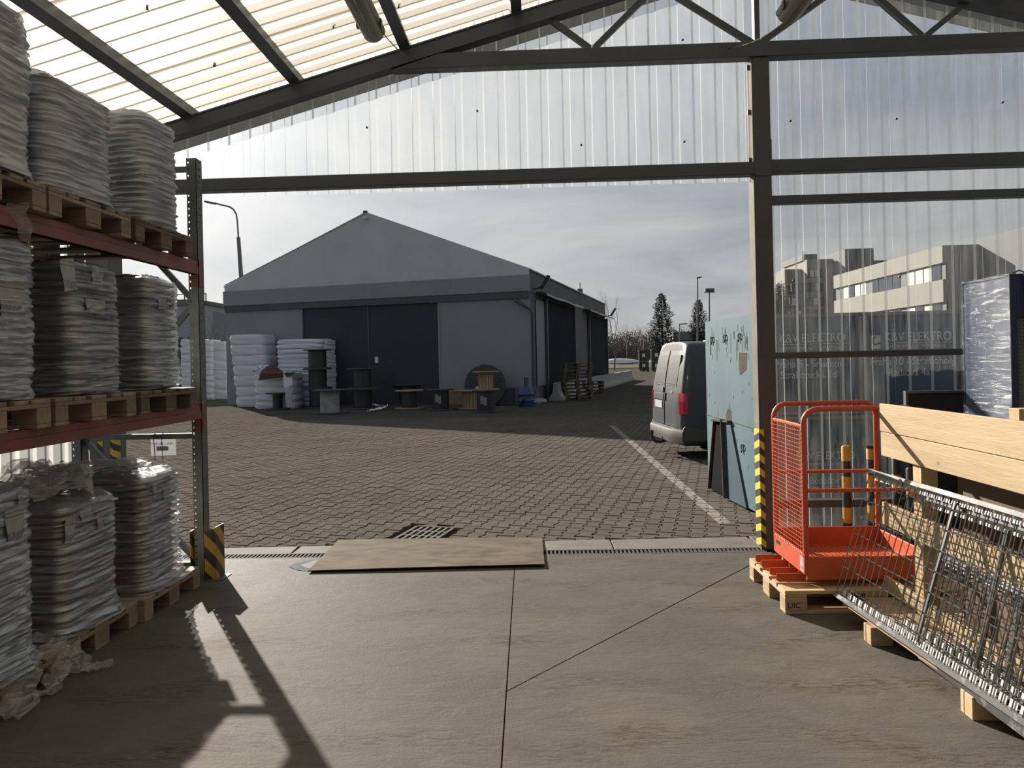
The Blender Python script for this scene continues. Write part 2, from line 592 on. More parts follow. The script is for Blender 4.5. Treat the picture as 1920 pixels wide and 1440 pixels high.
def paver_mat(far=False):
    mt, t, out = newmat('yard_pavers_far' if far else 'yard_pavers')
    g = t.nodes.new('ShaderNodeNewGeometry')
    vec = g.outputs['Position']
    oi = t.nodes.new('ShaderNodeObjectInfo')
    rnd = MATH(t, 'FRACT', MATH(t, 'ADD', g.outputs['Random Per Island'], oi.outputs['Random']))
    n1 = noise_node(t, vec, 0.55, 5, 0.6)
    n2 = noise_node(t, vec, 40, 4, 0.7)
    c = MIXC(t, ramp(t, n1, 0.35, 0.65), (0.082, 0.075, 0.066), (0.108, 0.097, 0.084))
    if not far:
        c = MIXC(t, MATH(t, 'MULTIPLY', rnd, 0.35), c, (0.140, 0.125, 0.108))
    else:
        n3 = noise_node(t, scaled(t, vec, 5, 5, 1), 1.0, 2, 0.5)
        c = MIXC(t, MATH(t, 'MULTIPLY', ramp(t, n3, 0.25, 0.6), 0.65), c, (0.06, 0.054, 0.048))
    c = MIXC(t, MATH(t, 'MULTIPLY', ramp(t, n2, 0.5, 0.8), 0.3), c, (0.075, 0.07, 0.062))
    # worn white line painted across the pavers
    sp = t.nodes.new('ShaderNodeSeparateXYZ')
    t.links.new(vec, sp.inputs[0])
    dx = MATH(t, 'ABSOLUTE', MATH(t, 'SUBTRACT', sp.outputs[0], 1.77))
    k = MATH(t, 'MULTIPLY', MATH(t, 'LESS_THAN', dx, 0.062), MATH(t, 'GREATER_THAN', sp.outputs[1], 6.85))
    k = MATH(t, 'MULTIPLY', k, MATH(t, 'LESS_THAN', sp.outputs[1], 17.0))
    nl = noise_node(t, vec, 9, 5, 0.7)
    k = MATH(t, 'MULTIPLY', k, ramp(t, nl, 0.30, 0.55))
    c = MIXC(t, MATH(t, 'MULTIPLY', k, 0.75), c, (0.30, 0.28, 0.25))
    p = t.nodes.new('ShaderNodeBsdfPrincipled')
    t.links.new(c, p.inputs['Base Color'])
    p.inputs['Roughness'].default_value = 0.9
    p.inputs['Specular IOR Level'].default_value = 0.0
    b = t.nodes.new('ShaderNodeBump')
    b.inputs['Strength'].default_value = 0.3
    b.inputs['Distance'].default_value = 0.004
    t.links.new(n2, b.inputs['Height'])
    t.links.new(b.outputs[0], p.inputs['Normal'])
    t.links.new(p.outputs[0], out.inputs[0])
    return mt


M['paver'] = paver_mat()
M['yard'] = paver_mat(True)

# ================================================================== THE SETTING
# ---- concrete floor in three slabs with sawn joints
fl = MB().box(-3.9, 7.7, -6, 5.83, -0.2, -0.012)
floor = struct('floor', fl, M['joint'])


def xj(y):
    return -0.172 - 0.011 * (y - 2.789)


def slab(poly):
    part('concrete_slab', MB().prism(poly, lambda p, h: (p[0], p[1], h), -0.011, 0.0), M['floor'], floor)


g_ = 0.0035
slab([(-3.9, -6), (xj(-6) - g_, -6), (xj(5.83) - g_, 5.83), (-3.9, 5.83)])
dq = (1.747, 2.011)
jp = (-0.158, 3.455)


def yd(x):
    return jp[1] + (x - jp[0]) * dq[1] / dq[0]


slab([(xj(3.47) + g_, yd(xj(3.47) + g_) + g_ * 1.6), (1.9, yd(1.9) + g_ * 1.6), (1.9, 5.83), (xj(5.83) + g_, 5.83)])
slab([(xj(-6) + g_, -6), (7.7, -6), (7.7, 5.83), (1.9 + 2 * g_, 5.83), (1.9 + 2 * g_, yd(1.9) - g_),
      (xj(3.46) + g_, yd(xj(3.46) + g_) - g_ * 1.6)])
# ---- slotted drain across the doorway
drain = thing('drain_channel', 'long narrow slotted steel drain across the doorway threshold', 'drain', (-0.9, 5.9, 0))
part('channel', MB().box(-3.6, 1.84, 5.832, 5.975, -0.08, -0.03), M['black'], drain)
gb = MB()
gb.box(-3.6, 1.84, 5.832, 5.852, -0.03, 0.001).box(-3.6, 1.84, 5.955, 5.975, -0.03, 0.001)
x = -3.59
while x < 1.83:
    gb.box(x, x + 0.015, 5.852, 5.955, -0.03, 0.0)
    x += 0.034
M['iron'] = pm('dark_cast_iron', (0.06, 0.058, 0.055), 0.8, 0, 0.2, 20, spec=0.1)
part('grate', gb, M['iron'], drain)
# ---- concrete edging strip between drain and pavers
M['edging'] = pm('edging_concrete', (0.10, 0.094, 0.083), 0.85, 0, 0.2, 4, col2=(0.15, 0.138, 0.118), bump=0.3, bscale=60, dirt=(0.05, 0.045, 0.04), dirt_lo=0.6, dirt_hi=0.75, spec=0.2)


def ye(x):
    return 6.295 + 0.034 * x


edge = struct('ground', MB().box(-12, 12, 5.83, 60, -0.3, -0.03), M['joint'])
xs = [-7.5, -5.6, -4.4, -3.2, -2.12, -1.5, -0.3, 0.62, 1.84, 3.2, 4.6, 6.4, 8.0]
for a, b in zip(xs[:-1], xs[1:]):
    sk = R.uniform(-0.05, 0.05)
    part('edging_stone', MB().prism([(a + 0.006, 5.978), (b - 0.006, 5.978), (b - 0.006 + sk * 0.3, ye(b) - 0.01), (a + 0.006, ye(a) - 0.01)],
                                    lambda p, h: (p[0], p[1], h), -0.04, R.uniform(-0.004, 0.001)), M['edging'], edge, bevel=0.004)
# ---- interlocking pavers of the yard
PA = 0.1            # half length
PB, PC = 0.0835, 0.0575   # half width at the head / at the waist
gap = 0.008
poly = [(-PA, -PB), (-PA * 0.72, -PB), (-PA * 0.28, -PC), (PA * 0.28, -PC), (PA * 0.72, -PB), (PA, -PB),
        (PA, PB), (PA * 0.72, PB), (PA * 0.28, PC), (-PA * 0.28, PC), (-PA * 0.72, PB), (-PA, PB)]
pa = np.array(poly)
pin = pa * np.array([(PA - gap / 2) / PA, (PB - gap / 2) / PB])
pto = pa * np.array([(PA - gap / 2 - 0.006) / PA, (PB - gap / 2 - 0.006) / PB])
PV = np.vstack([np.c_[pin, np.full(12, -0.03)], np.c_[pin, np.full(12, -0.006)], np.c_[pto, np.zeros(12)]])
PF = [tuple(range(24, 36))]
for lv in (0, 1):
    PF += [(lv * 12 + i, lv * 12 + (i + 1) % 12, lv * 12 + 12 + (i + 1) % 12, lv * 12 + 12 + i) for i in range(12)]
pm_mb = MB().add(PV.tolist(), PF)
paver_me = mesh_of('paver', pm_mb, M['paver'])
ed_u = Vector((math.sin(HALL_A), math.cos(HALL_A)))      # stone length runs this way
ed_v = Vector((math.cos(HALL_A), -math.sin(HALL_A)))
PITCH = PB + PC
DRAIN_C, DRAIN_H = (-1.08, 6.63), (0.19, 0.26)
spots = []
for j in range(-110, 90):
    for i in range(-10, 130):
        uu = (i + 0.5 * (j & 1)) * 2 * PA
        vv = j * PITCH
        x = ed_u.x * uu + ed_v.x * vv
        y = 6.0 + ed_u.y * uu + ed_v.y * vv
        if y < ye(x) - 0.06 or y > 20.2 or x > 0.42 * y + 1.0 or x < -0.68 * y - 0.6:
            continue
        lx, ly = x - DRAIN_C[0], y - DRAIN_C[1]
        du, dv = lx * ed_u.x + ly * ed_u.y, lx * ed_v.x + ly * ed_v.y
        if abs(du) < DRAIN_H[1] + 0.07 and abs(dv) < DRAIN_H[0] + 0.06:
            continue
        spots.append((x, y))
front_view = [p for p in spots if p[1] > ye(p[0]) + 0.12 and abs(p[0] + 0.034 * p[1]) < 0.46 * p[1] and not (p[0] > -1.9 and p[0] < 0.1 and p[1] < 6.4)]
front_view.sort(key=lambda p: p[1] + 0.02 * abs(p[0]))
near = set(front_view[:290])
V, F = [], []
nb = 0
rng = np.random.default_rng(3)
rot = np.array([[ed_u.x, ed_u.y], [ed_v.x, ed_v.y]])      # rows: local x -> u, local y -> v
PVr = np.c_[PV[:, :2] @ rot, PV[:, 2]]
for p in spots:
    if p in near:
        piece('paver', paver_me, edge, (p[0], p[1], R.uniform(-0.004, 0.002)), math.atan2(ed_u.y, ed_u.x) + R.uniform(-0.01, 0.01))
    else:
        q = PVr + np.array([p[0], p[1], rng.uniform(-0.005, 0.002)])
        q[:, 1] = np.maximum(q[:, 1], 6.299 + 0.034 * q[:, 0])
        V.append(q)
        F += [tuple(k + nb for k in f) for f in PF]
        nb += 36
me = bpy.data.meshes.new('paver_field')
me.from_pydata(np.vstack(V).tolist(), [], F)
me.materials.append(M['paver'])
o = bpy.data.objects.new('paver_field', me)
COL.objects.link(o)
o.parent = edge
o['kind'] = 'stuff'
yard = struct('ground_yard', MB().box(-260, 320, 20.1, 900, -0.3, -0.004), M['yard'])
struct('ground_yard', MB().box(-260, -14, 5.8, 20.1, -0.3, -0.008).box(9.2, 320, 5.8, 20.1, -0.3, -0.008), M['yard'])
# gully grate in the pavers
gu = thing('gully_grate', 'square cast iron gully grate set in the pavers behind the plate', 'drain', (DRAIN_C[0], DRAIN_C[1], -0.03), -HALL_A, local=True)
gm = MB()
hx, hy = DRAIN_H
for s_ in (-1, 1):
    gm.box(s_ * hx - 0.016, s_ * hx + 0.016, -hy, hy, 0, 0.03).box(-hx, hx, s_ * hy - 0.016, s_ * hy + 0.016, 0, 0.03)
part('frame', gm, M['iron'], gu)
gm = MB()
for k in range(1, 6):
    xx = -hx + k * 2 * hx / 6
    gm.box(xx - 0.011, xx + 0.011, -hy, hy, 0.004, 0.028)
for k in (-0.33, 0.33):
    gm.box(-hx, hx, k * hy - 0.01, k * hy + 0.01, 0.004, 0.027)
part('bars', gm, pm('gully_bars', (0.11, 0.105, 0.10), 0.8, 0, 0.2, 20, spec=0.1), gu)
part('shaft', MB().box(-hx, hx, -hy, hy, 0.0, 0.001), M['ink'], gu)  # flat dark sheet in place of the shade down the shaft

# ---- front wall: steel frame with clear ribbed sheets
WY = 5.9
RIDGE = 1.88
S_ = 0.2755


def zrb(x):                                   # underside of rafter
    return 3.559 + S_ * (min(x, 2 * RIDGE - x) + 3.0)


def zrt(x):
    return zrb(x) + 0.136


wall = tag(bpy.data.objects.new('wall_front', None), kind='structure')
COL.objects.link(wall)
RIBP = 0.1835


def rib_profile(a, n):
    out = []
    for k in range(n):
        b = a + k * RIBP
        out += [(b, 0), (b + 0.108, 0), (b + 0.120, -0.022), (b + 0.1715, -0.022)]
    out.append((a + n * RIBP, 0))
    return out


def vsheet(a, n, z0, fz, y, mat, parent, name='clear_sheet'):
    mb = MB()
    pr = rib_profile(a, n)
    P = [[(x, y + d, z0) for x, d in pr], [(x, y + d, fz(x)) for x, d in pr]]
    mb.grid(P)
    mb.mi = [1 if abs(pr[i][1] - pr[i + 1][1]) > 0.01 else 0 for i in range(len(pr) - 1)]   # rib flanks made milkier to draw highlight lines along the folds
    return part(name, mb, [mat, M['rib_flank']], parent)


x = -3.88
k = 0
while x < 1.7:
    n = min(6, int(round((1.86 - x) / RIBP)))
    vsheet(x, n, 3.062, lambda q: zrt(q) + 0.1, WY + 0.145 - 0.002 * (k % 2), M['clear'], wall)
    x += n * RIBP
    k += 1
x = 1.90
for k in range(5):
    vsheet(x, 6, 0.15, lambda q: zrt(q) + 0.1, WY + 0.145 - 0.002 * (k % 2), M['clear_low'], wall)
    x += 6 * RIBP


def member(name, mb, mat=None):
    return part(name, mb, mat or M['steel_dark'], wall, bevel=0.004)


member('lintel', MB().box(-3.88, 1.83, WY, WY + 0.11, 3.088, 3.192).box(-3.88, 1.83, WY - 0.012, WY, 3.088, 3.104))
member('column', MB().box(1.83, 1.966, WY, WY + 0.012, 0, 4.05).box(1.83, 1.966, WY + 0.128, WY + 0.14, 0, 4.05).box(1.832, 1.964, WY + 0.012, WY + 0.128, 0, 4.05), M['steel_brown'])
member('splice_plate', MB().box(1.826, 1.97, WY - 0.008, WY, 3.07, 3.37))
part('column_sunlit_face', MB().box(1.822, 1.829, WY + 0.01, WY + 0.15, 0.0, 4.05), pm('cream_sunlit_face', (0.15, 0.14, 0.12), 0.7, spec=0.1), wall)  # pale strip paints the sunlit left face of the column
member('girt', MB().box(1.966, 7.6, WY, WY + 0.11, 3.098, 3.205).box(1.966, 7.6, WY - 0.012, WY, 3.098, 3.112))
member('girt', MB().box(1.966, 7.6, WY + 0.02, WY + 0.11, 2.846, 2.912))
member('girt', MB().box(1.966, 7.6, WY + 0.02, WY + 0.11, 1.566, 1.618), M['steel_brown'])
member('girt', MB().box(1.966, 7.6, WY + 0.02, WY + 0.11, 0.335, 0.395), M['steel_brown'])
M['hazard_col'] = stripe_mat('worn_hazard_stripes', (0.55, 0.42, 0.05), (0.02, 0.02, 0.02), 0.115, (0.9, 0.3, 1.0))
part('hazard_tape', MB().box(1.823, 1.856, WY - 0.004, WY, 0.02, 0.99).box(1.816, 1.822, WY - 0.004, WY + 0.13, 0.02, 0.99), M['hazard_col'], wall, 'yellow and black hazard strip')
for px, py in ((895, 208), (688, 239), (1090, 272), (1283, 266), (1280, 75), (1482, 227), (1681, 223), (1880, 192), (1488, 526), (1687, 519), (1408, 170)):
    q = aty(px, py, WY + 0.108)
    part('screw', MB().tube([(q.x, q.y - 0.006, q.z), (q.x, q.y + 0.006, q.z)], 0.009, 8), M['black'], wall)
# small brackets on the left face of the column
for z in (3.99, 3.62, 3.22):
    part('clip', MB().box(1.80, 1.824, WY + 0.06, WY + 0.075, z - 0.02, z + 0.02), M['galv_dull'], wall)

pillar = thing('concrete_pillar', 'square concrete pillar at the doorway corner behind the rack', 'pillar', (-3.7, 6.0, 0))
part('shaft', MB().box(-3.81, -3.6, WY, WY + 0.2, -0.02, 3.42), pm('pillar_concrete', (0.12, 0.12, 0.115), 0.8, 0, 0.15, 5, bump=0.2), pillar, bevel=0.008)
part('hazard_tape', MB().box(-3.735, -3.69, WY - 0.003, WY, 0.6, 0.99).box(-3.625, -3.597, WY - 0.003, WY + 0.1, 0.6, 1.0), M['hazard_col'], pillar)

lwall = tag(bpy.data.objects.new('wall_left', None), kind='structure')
COL.objects.link(lwall)
y = 6.0
for k in range(11):
    mb = MB()
    pr = [(y - q, d) for q, d in rib_profile(0, 6)]
    mb.grid([[(-3.86 + d, yy, 0.02) for yy, d in pr], [(-3.86 + d, yy, 3.42) for yy, d in pr]])
    part('wall_sheet', mb, M['milky'], lwall)
    y -= 6 * RIBP
struct('wall_right', MB().box(7.65, 7.75, -6, 6.05, 0, 3.5), pm('wall_panel_grey', (0.3, 0.3, 0.29), 0.7))
struct('wall_back', MB().box(-3.9, 7.7, -6.1, -6.0, 0, 5.0), pm('wall_panel_back', (0.22, 0.22, 0.22), 0.7))

# ---- roof: truss, purlins, cream ribbed sheets
ceil = tag(bpy.data.objects.new('ceiling', None), kind='structure')
COL.objects.link(ceil)


def rafter(side, y0):
    mb = MB()
    f = lambda x: (2 * RIDGE - x) if side > 0 else x
    for dz0, dz1, dy0, dy1 in ((0, 0.014, -0.01, 0.11), (0.122, 0.136, -0.01, 0.11), (0.014, 0.122, 0.0, 0.1)):
        a, b = -3.88, RIDGE
        vs = [(f(xx), y0 + yy, zrb(xx) + dz) for dz in (dz0, dz1) for yy in (dy0, dy1) for xx in (a, b)]
        mb.add(vs, [(0, 2, 3, 1), (4, 5, 7, 6), (0, 1, 5, 4), (1, 3, 7, 5), (3, 2, 6, 7), (2, 0, 4, 6)])
    part('rafter', mb, M['steel_dark'], ceil)


for y0 in (WY, 0.2):
    rafter(-1, y0)
    rafter(1, y0)
for y0 in (WY, 0.2):
    part('tie_beam', MB().prism([(-1.16, 4.052), (2 * RIDGE + 1.16, 4.052), (2 * RIDGE + 0.75, 4.178), (-0.75, 4.178)], lambda p, h: (p[0], h, p[1]), y0 - 0.004, y0 + 0.106).box(-1.1, 2 * RIDGE + 1.1, y0 - 0.014, y0 - 0.004, 4.052, 4.066), M['steel_dark'], ceil, bevel=0.003)
    part('king_post', MB().box(RIDGE - 0.022, RIDGE + 0.022, y0 + 0.02, y0 + 0.08, 4.178, zrb(RIDGE)), M['steel_dark'], ceil)
    for s_ in (-1, 1):
        for (xa, za), (xb, zb) in (((-1.72, 4.46), (-1.375, 4.19)), ((-1.34, 4.19), (-0.80, 4.70)), ((-0.80, 4.70), (-0.03, 4.18))):
            part('brace', MB().bar((RIDGE - s_ * xa, y0 + 0.05, za), (RIDGE - s_ * xb, y0 + 0.05, zb), 0.045, 0.045, (0, 1, 0)), M['steel_dark'], ceil)
PX = [-3.75, -2.905, -1.975, -1.04, -0.10, 0.83, 1.70]
for xx in PX:
    for f in (1, -1):
        xc = xx if f > 0 else 2 * RIDGE - xx
        ca = math.atan(S_) * f
        mb = MB()
        mb.box(-0.045, 0.045, -6, 6.10, 0, 0.1)
        mb.v = [(xc + a * math.cos(ca) - c * math.sin(ca), b, zrt(xc) + a * math.sin(ca) + c * math.cos(ca)) for a, b, c in mb.v]
        part('purlin', mb, M['steel_dark'], ceil)
for f in (1, -1):                       # boards added to give the dark band of shade under the rafters
    vs = []
    for yy in (6.34, 6.36):
        for xx, dz in ((-4.1, 0.07), (RIDGE, 0.07), (RIDGE, 0.25), (-4.1, 0.25)):
            xc = xx if f > 0 else 2 * RIDGE - xx
            vs.append((xc, yy, 3.559 + S_ * (xx + 3.0) + dz))
    part('verge_shade_board', MB().add(vs, [(0, 1, 2, 3), (7, 6, 5, 4), (0, 4, 5, 1), (1, 5, 6, 2), (2, 6, 7, 3), (3, 7, 4, 0)]), pm('verge_shade_grey', (0.19, 0.205, 0.22), 0.6), ceil)
y = 6.40
while y > -5.9:
    for f in (1, -1):
        pr = rib_profile(0, 6)
        rows = []
        for xx in np.linspace(-4.15, RIDGE, 7):
            xc = xx if f > 0 else 2 * RIDGE - xx
            rows.append([(xc, y - q, 3.559 + S_ * (xx + 3.0) + 0.136 + 0.108 - d) for q, d in pr])
        part('roof_sheet', MB().grid(rows), M['roof'], ceil)
    y -= 6 * RIBP - 0.02
for px, py in ((148, 53), (276, 15), (403, 122), (290, 157), (401, 122), (625, 50), (515, 86), (747, 12)):
    d = ray(px, py)
    t_ = 0.0
    for _ in range(400):                       # walk up the sight line to the roof plane
        t_ += 0.02
        q = Vector((0, 0, EYE)) + d * t_
        if q.z > 3.559 + S_ * (q.x + 3.0) + 0.24:
            break
    part('screw', MB().tube([q + Vector((0, 0, -0.012)), q + Vector((0, 0, 0.02))], 0.008, 6), M['steel_brown'], ceil)

# strip lights under the purlins
M['lamp_grey'] = pm('lamp_housing_grey', (0.16, 0.155, 0.15), 0.55)
M['diffuser'] = sheet_mat('lamp_diffuser', 0.15, 0.85, 0.06, (0.9, 0.88, 0.84), (0.35, 0.33, 0.30), 0.25, False)


def strip_light(x, y1, z, label):
    t = thing('strip_light', label, 'lamp', (x, y1 - 0.63, z), group=None)
    L = 1.2
    pr = [(-0.07, 0), (-0.075, 0.03), (-0.05, 0.06), (0.05, 0.06), (0.075, 0.03), (0.07, 0)]
    part('housing', MB().prism(pr, lambda p, h: (x + p[0], h, z + p[1]), y1 - L, y1), M['lamp_grey'], t, bevel=0.004)
    pr2 = [(0.07 * math.cos(a), -0.065 * math.sin(a)) for a in np.linspace(0, PI, 11)]
    rows = []
    for yy, k in ((y1 - L, 0.6), (y1 - L + 0.03, 1), (y1 - 0.03, 1), (y1, 0.62)):
        rows.append([(x + p[0] * (0.6 + 0.4 * k), yy, z + p[1] * k) for p in pr2])
    d = part('diffuser', MB().grid(rows).prism(pr2, lambda p, h: (x + p[0] * 0.85, h, z + p[1] * 0.62), y1 - 0.001, y1), M['diffuser'], t, smooth=True)
    for yy in (y1 - 1.0, y1 - 0.6, y1 - 0.15):
        for s_ in (-1, 1):
            part('clip', MB().box(x + s_ * 0.075 - 0.006, x + s_ * 0.075 + 0.006, yy - 0.02, yy + 0.02, z - 0.02, z + 0.03), M['black'], t)
    for yy in (y1 - 0.95, y1 - 0.25):
        zt = 3.559 + S_ * (min(x, 2 * RIDGE - x) + 3) + 0.2
        part('hanger', MB().box(x - 0.008, x + 0.008, yy - 0.008, yy + 0.008, z + 0.05, zt), M['steel_dark'], t)
    # thin supply cable from the lamp end to the truss
    e = (x + (0.1 if x < 1 else -0.02), WY, 4.13)
    pts = [Vector((x + 0.05, y1, z + 0.02)).lerp(Vector(e), k) - Vector((0, 0, 0.05 * math.sin(PI * k))) for k in np.linspace(0, 1, 8)]
    part('cable', MB().tube(pts, 0.004, 5), M['black'], t)


strip_light(-1.02, 4.66, 3.77, 'grey strip light hung under the left half of the cream roof')
strip_light(1.66, 4.62, 3.77, 'grey strip light hung near the king post at the roof ridge')

# ================================================================== LEFT: pallet rack with wrapped sacks
FX0, FX1 = -2.612, -2.536           # front upright
BX0, BX1 = -3.545, -3.47            # back upright
UY = 5.28
rack = thing('pallet_rack', 'galvanised pallet rack with dull red beams along the left side', 'rack', (-3.04, 4.0, 0))


def upright(x0, x1, y0, z1):
    """open C post with two rows of punched holes: strips of metal between real holes"""
    mb = MB()
    wd, dp, th = x1 - x0, 0.09, 0.004
    ya, yb = y0, y0 + dp
    hz, hs = 0.05, 0.0055
    # side faces (toward and away from the camera) carry round holes -> two slotted strips
    for yy in (ya, yb - th):
        hx_ = x0 + 0.014
        mb.box(x0, hx_ - hs, yy, yy + th, 0, z1).box(hx_ + hs, x1, yy, yy + th, 0, z1)
        z = 0.0
        while z < z1:
            mb.box(hx_ - hs, hx_ + hs, yy, yy + th, z + 0.007, min(z1, z + hz - 0.007))
            z += hz
    # face toward the aisle (x1) with slots
    for xx in (x1 - th,):
        mb.box(xx, x1, ya, ya + 0.026, 0, z1).box(xx, x1, yb - 0.026, yb, 0, z1).box(xx, x1, ya + 0.038, yb - 0.038, 0, z1)
        z = 0.0
        while z < z1:
            mb.box(xx, x1, ya + 0.026, ya + 0.038, z + 0.014, min(z1, z + hz)).box(xx, x1, yb - 0.038, yb - 0.026, z + 0.014, min(z1, z + hz))
            z += hz
    o = part('upright', mb, M['galv_dull'], rack)
    part('foot_plate', MB().box(x0 - 0.02, x1 + 0.03, ya - 0.01, yb + 0.02, 0, 0.006), M['galv_dull'], rack)
    return o


for y0 in (UY, 2.55):
    upright(FX0, FX1, y0, 3.183)
    upright(BX0, BX1, y0, 3.183)
    yc = y0 + 0.045
    for z in (0.1, 1.08, 2.10, 3.11):
        part('brace', MB().bar((BX1, yc, z), (FX0, yc, z), 0.03, 0.04), M['galv_dull'], rack)
    for za, zb in ((1.06, 0.12), (1.10, 2.07), (3.08, 2.12)):
        part('diagonal_brace', MB().bar((BX1, yc + 0.005, za), (FX0, yc + 0.005, zb), 0.03, 0.04), M['galv_dull'], rack)
for zb in (1.212, 2.30):
    for xx, s_ in ((FX1 - 0.045, 1), (BX0 + 0.02, -1)):
        mb = MB().box(xx, xx + 0.045, 2.64, UY, zb, zb + 0.1)
        mb.box(xx - 0.0 if s_ > 0 else xx, xx + 0.05 * s_ if s_ > 0 else xx + 0.045, 2.64, UY, zb, zb + 0.06)
        bm_ = part('beam', mb, M['rack_red'], rack, bevel=0.004)
        x_a = FX1 if s_ > 0 else BX0 - 0.005
        for yy in (UY - 0.006, 2.63):
            part('beam_connector', MB().box(xx - 0.01, x_a + 0.006, yy, yy + 0.006, zb - 0.09, zb + 0.11)
                 .box(x_a, x_a + 0.006, yy, yy + 0.07, zb - 0.09, zb + 0.11), M['rack_red'], bm_)

M['hazard_guard'] = stripe_mat('hazard_guard_stripes', (0.42, 0.235, 0.02), (0.02, 0.02, 0.022), 0.135, (0.72, 0.72, 0.72), 0.15)
gu_ = thing('upright_guard', 'yellow and black striped steel guard at the foot of the rack upright', 'guard', (-2.47, 5.3, 0))
part('plate', MB().prism([(FX1 + 0.012, 0), (FX1 + 0.10, 0), (FX1 + 0.10, 0.395), (FX1 + 0.012, 0.36)], lambda p, h: (p[0], h, p[1]), 5.255, 5.262), M['hazard_guard'], gu_)
part('side_plate', MB().box(FX1 + 0.093, FX1 + 0.10, 5.262, 5.40, 0, 0.395).box(FX0 - 0.02, FX0 - 0.012, 5.25, 5.40, 0, 0.37), M['hazard_guard'], gu_)
part('foot_plate', MB().box(FX0 - 0.04, FX1 + 0.13, 5.215, 5.235, 0, 0.006).box(FX1 + 0.03, FX1 + 0.15, 5.235, 5.40, 0, 0.006), M['galv_dull'], gu_)

# ---- pallets
PL, PW = 1.12, 0.735
_pm = {}


def board(nm, lx, ly, lz, mat):
    k = (nm, lx, ly, lz, mat.name)
    if k not in _pm:
        _pm[k] = mesh_of(nm, MB().box(-lx / 2, lx / 2, -ly / 2, ly / 2, 0, lz), mat, bevel=0.003)
    return _pm[k]


def pallet(x0, y0, z, label, group=None, dark=False, rz=0.0, cx=None, cy=None):
    """x0,y0: lower corner for unrotated pallets (1.12 along x, 0.735 along y)"""
    cx = x0 + PL / 2 if cx is None else cx
    cy = y0 + PW / 2 if cy is None else cy
    t = thing('pallet', label, 'pallet', (cx, cy, z), rz, group, local=True)
    mw, my = (M['wood_dark'], M['wood_dark']) if dark else (M['wood'], M['wood_y'])
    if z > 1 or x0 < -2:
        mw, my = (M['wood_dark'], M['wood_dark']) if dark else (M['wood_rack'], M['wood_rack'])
    for yy, w_ in ((-PW / 2 + 0.05, 0.10), (0, 0.135), (PW / 2 - 0.05, 0.10)):
        piece('bottom_board', board('bottom_board', PL, w_, 0.021, mw), t, (0, yy, 0))
        for xx in (-PL / 2 + 0.067, 0, PL / 2 - 0.067):
            piece('block', board('block', 0.135, w_, 0.08, mw), t, (xx, yy, 0.021))
    for xx in (-PL / 2 + 0.067, 0, PL / 2 - 0.067):
        piece('stringer_board', board('stringer_board', 0.134, PW, 0.021, my), t, (xx, 0, 0.101))
    for yy, w_ in ((-PW / 2 + 0.067, 0.134), (-0.165, 0.09), (0, 0.134), (0.165, 0.09), (PW / 2 - 0.067, 0.134)):
        piece('deck_board', board('deck_board', PL, w_, 0.022, mw), t, (0, yy, 0.122))
    return t


PXR = -2.475 - PL
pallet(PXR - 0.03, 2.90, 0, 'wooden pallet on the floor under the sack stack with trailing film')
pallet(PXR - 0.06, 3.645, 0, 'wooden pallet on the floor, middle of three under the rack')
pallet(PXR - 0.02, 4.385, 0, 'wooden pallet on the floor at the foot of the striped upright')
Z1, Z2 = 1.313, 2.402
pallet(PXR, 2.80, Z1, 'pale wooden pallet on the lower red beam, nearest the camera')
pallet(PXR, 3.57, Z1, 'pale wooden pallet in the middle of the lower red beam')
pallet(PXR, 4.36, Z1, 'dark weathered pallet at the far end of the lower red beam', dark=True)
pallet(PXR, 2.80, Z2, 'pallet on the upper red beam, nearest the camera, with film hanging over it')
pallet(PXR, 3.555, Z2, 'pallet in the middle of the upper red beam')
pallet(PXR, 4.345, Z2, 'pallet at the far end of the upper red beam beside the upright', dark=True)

# ---- sacks and stretch film
M['sack_grey'] = pm('grey_plastic_sack', (0.17, 0.18, 0.19), 0.55, 0, 0.25, 5, objvar=0.25)
M['sack_green'] = pm('dark_green_sack', (0.06, 0.075, 0.07), 0.6, 0, 0.3, 6, col2=(0.17, 0.18, 0.165), objvar=0.3)
M['sack_paper'] = pm('brown_paper_sack', (0.17, 0.115, 0.075), 0.8, 0, 0.2, 6, objvar=0.25)
M['sack_light'] = pm('pale_grey_sack', (0.27, 0.275, 0.275), 0.6, 0, 0.2, 5, objvar=0.2)
M['film_up'] = film_mat('stretch_film_dense', 0.12, (0.47, 0.50, 0.55), 0.33, 1.0, 0.28)
M['film_mid'] = film_mat('stretch_film_medium', 0.34, (0.43, 0.465, 0.51), 0.24, 1.0, 0.45)
M['film_low'] = film_mat('stretch_film_clear', 0.50, (0.40, 0.415, 0.445), 0.22, 0.9, 0.48)
M['film_loose_sunlit'] = film_mat('loose_film', 0.60, (0.66, 0.63, 0.58), 0.22, 3.0, 0.30)  # lighter and warmer: sunlight on the film put into its colour


def pillow():
    nx, ny = 14, 10
    rows_t, rows_b = [], []
    for j in range(ny + 1):
        v = -1 + 2 * j / ny
        rt, rb = [], []
        for i in range(nx + 1):
            u = -1 + 2 * i / nx
            e = max(abs(u) ** 9, abs(v) ** 9)
            h = 0.5 * (1 - 0.6 * e)
            k = 1 - 0.06 * (abs(u) * abs(v)) ** 2
            rt.append((u * 0.5 * k, v * 0.5 * k, h))
            rb.append((u * 0.5 * k, v * 0.5 * k, -h))
        rows_t.append(rt)
        rows_b.append(rb)
    mb = MB().grid(rows_t).grid([r_[::-1] for r_ in rows_b])
    # rim
    rim_t = rows_t[0] + [r_[-1] for r_ in rows_t[1:]] + rows_t[-1][-2::-1] + [r_[0] for r_ in rows_t[-2:0:-1]]
    mb.grid([rim_t, [(a, b, -c) for a, b, c in rim_t]], close=True)
    return mb


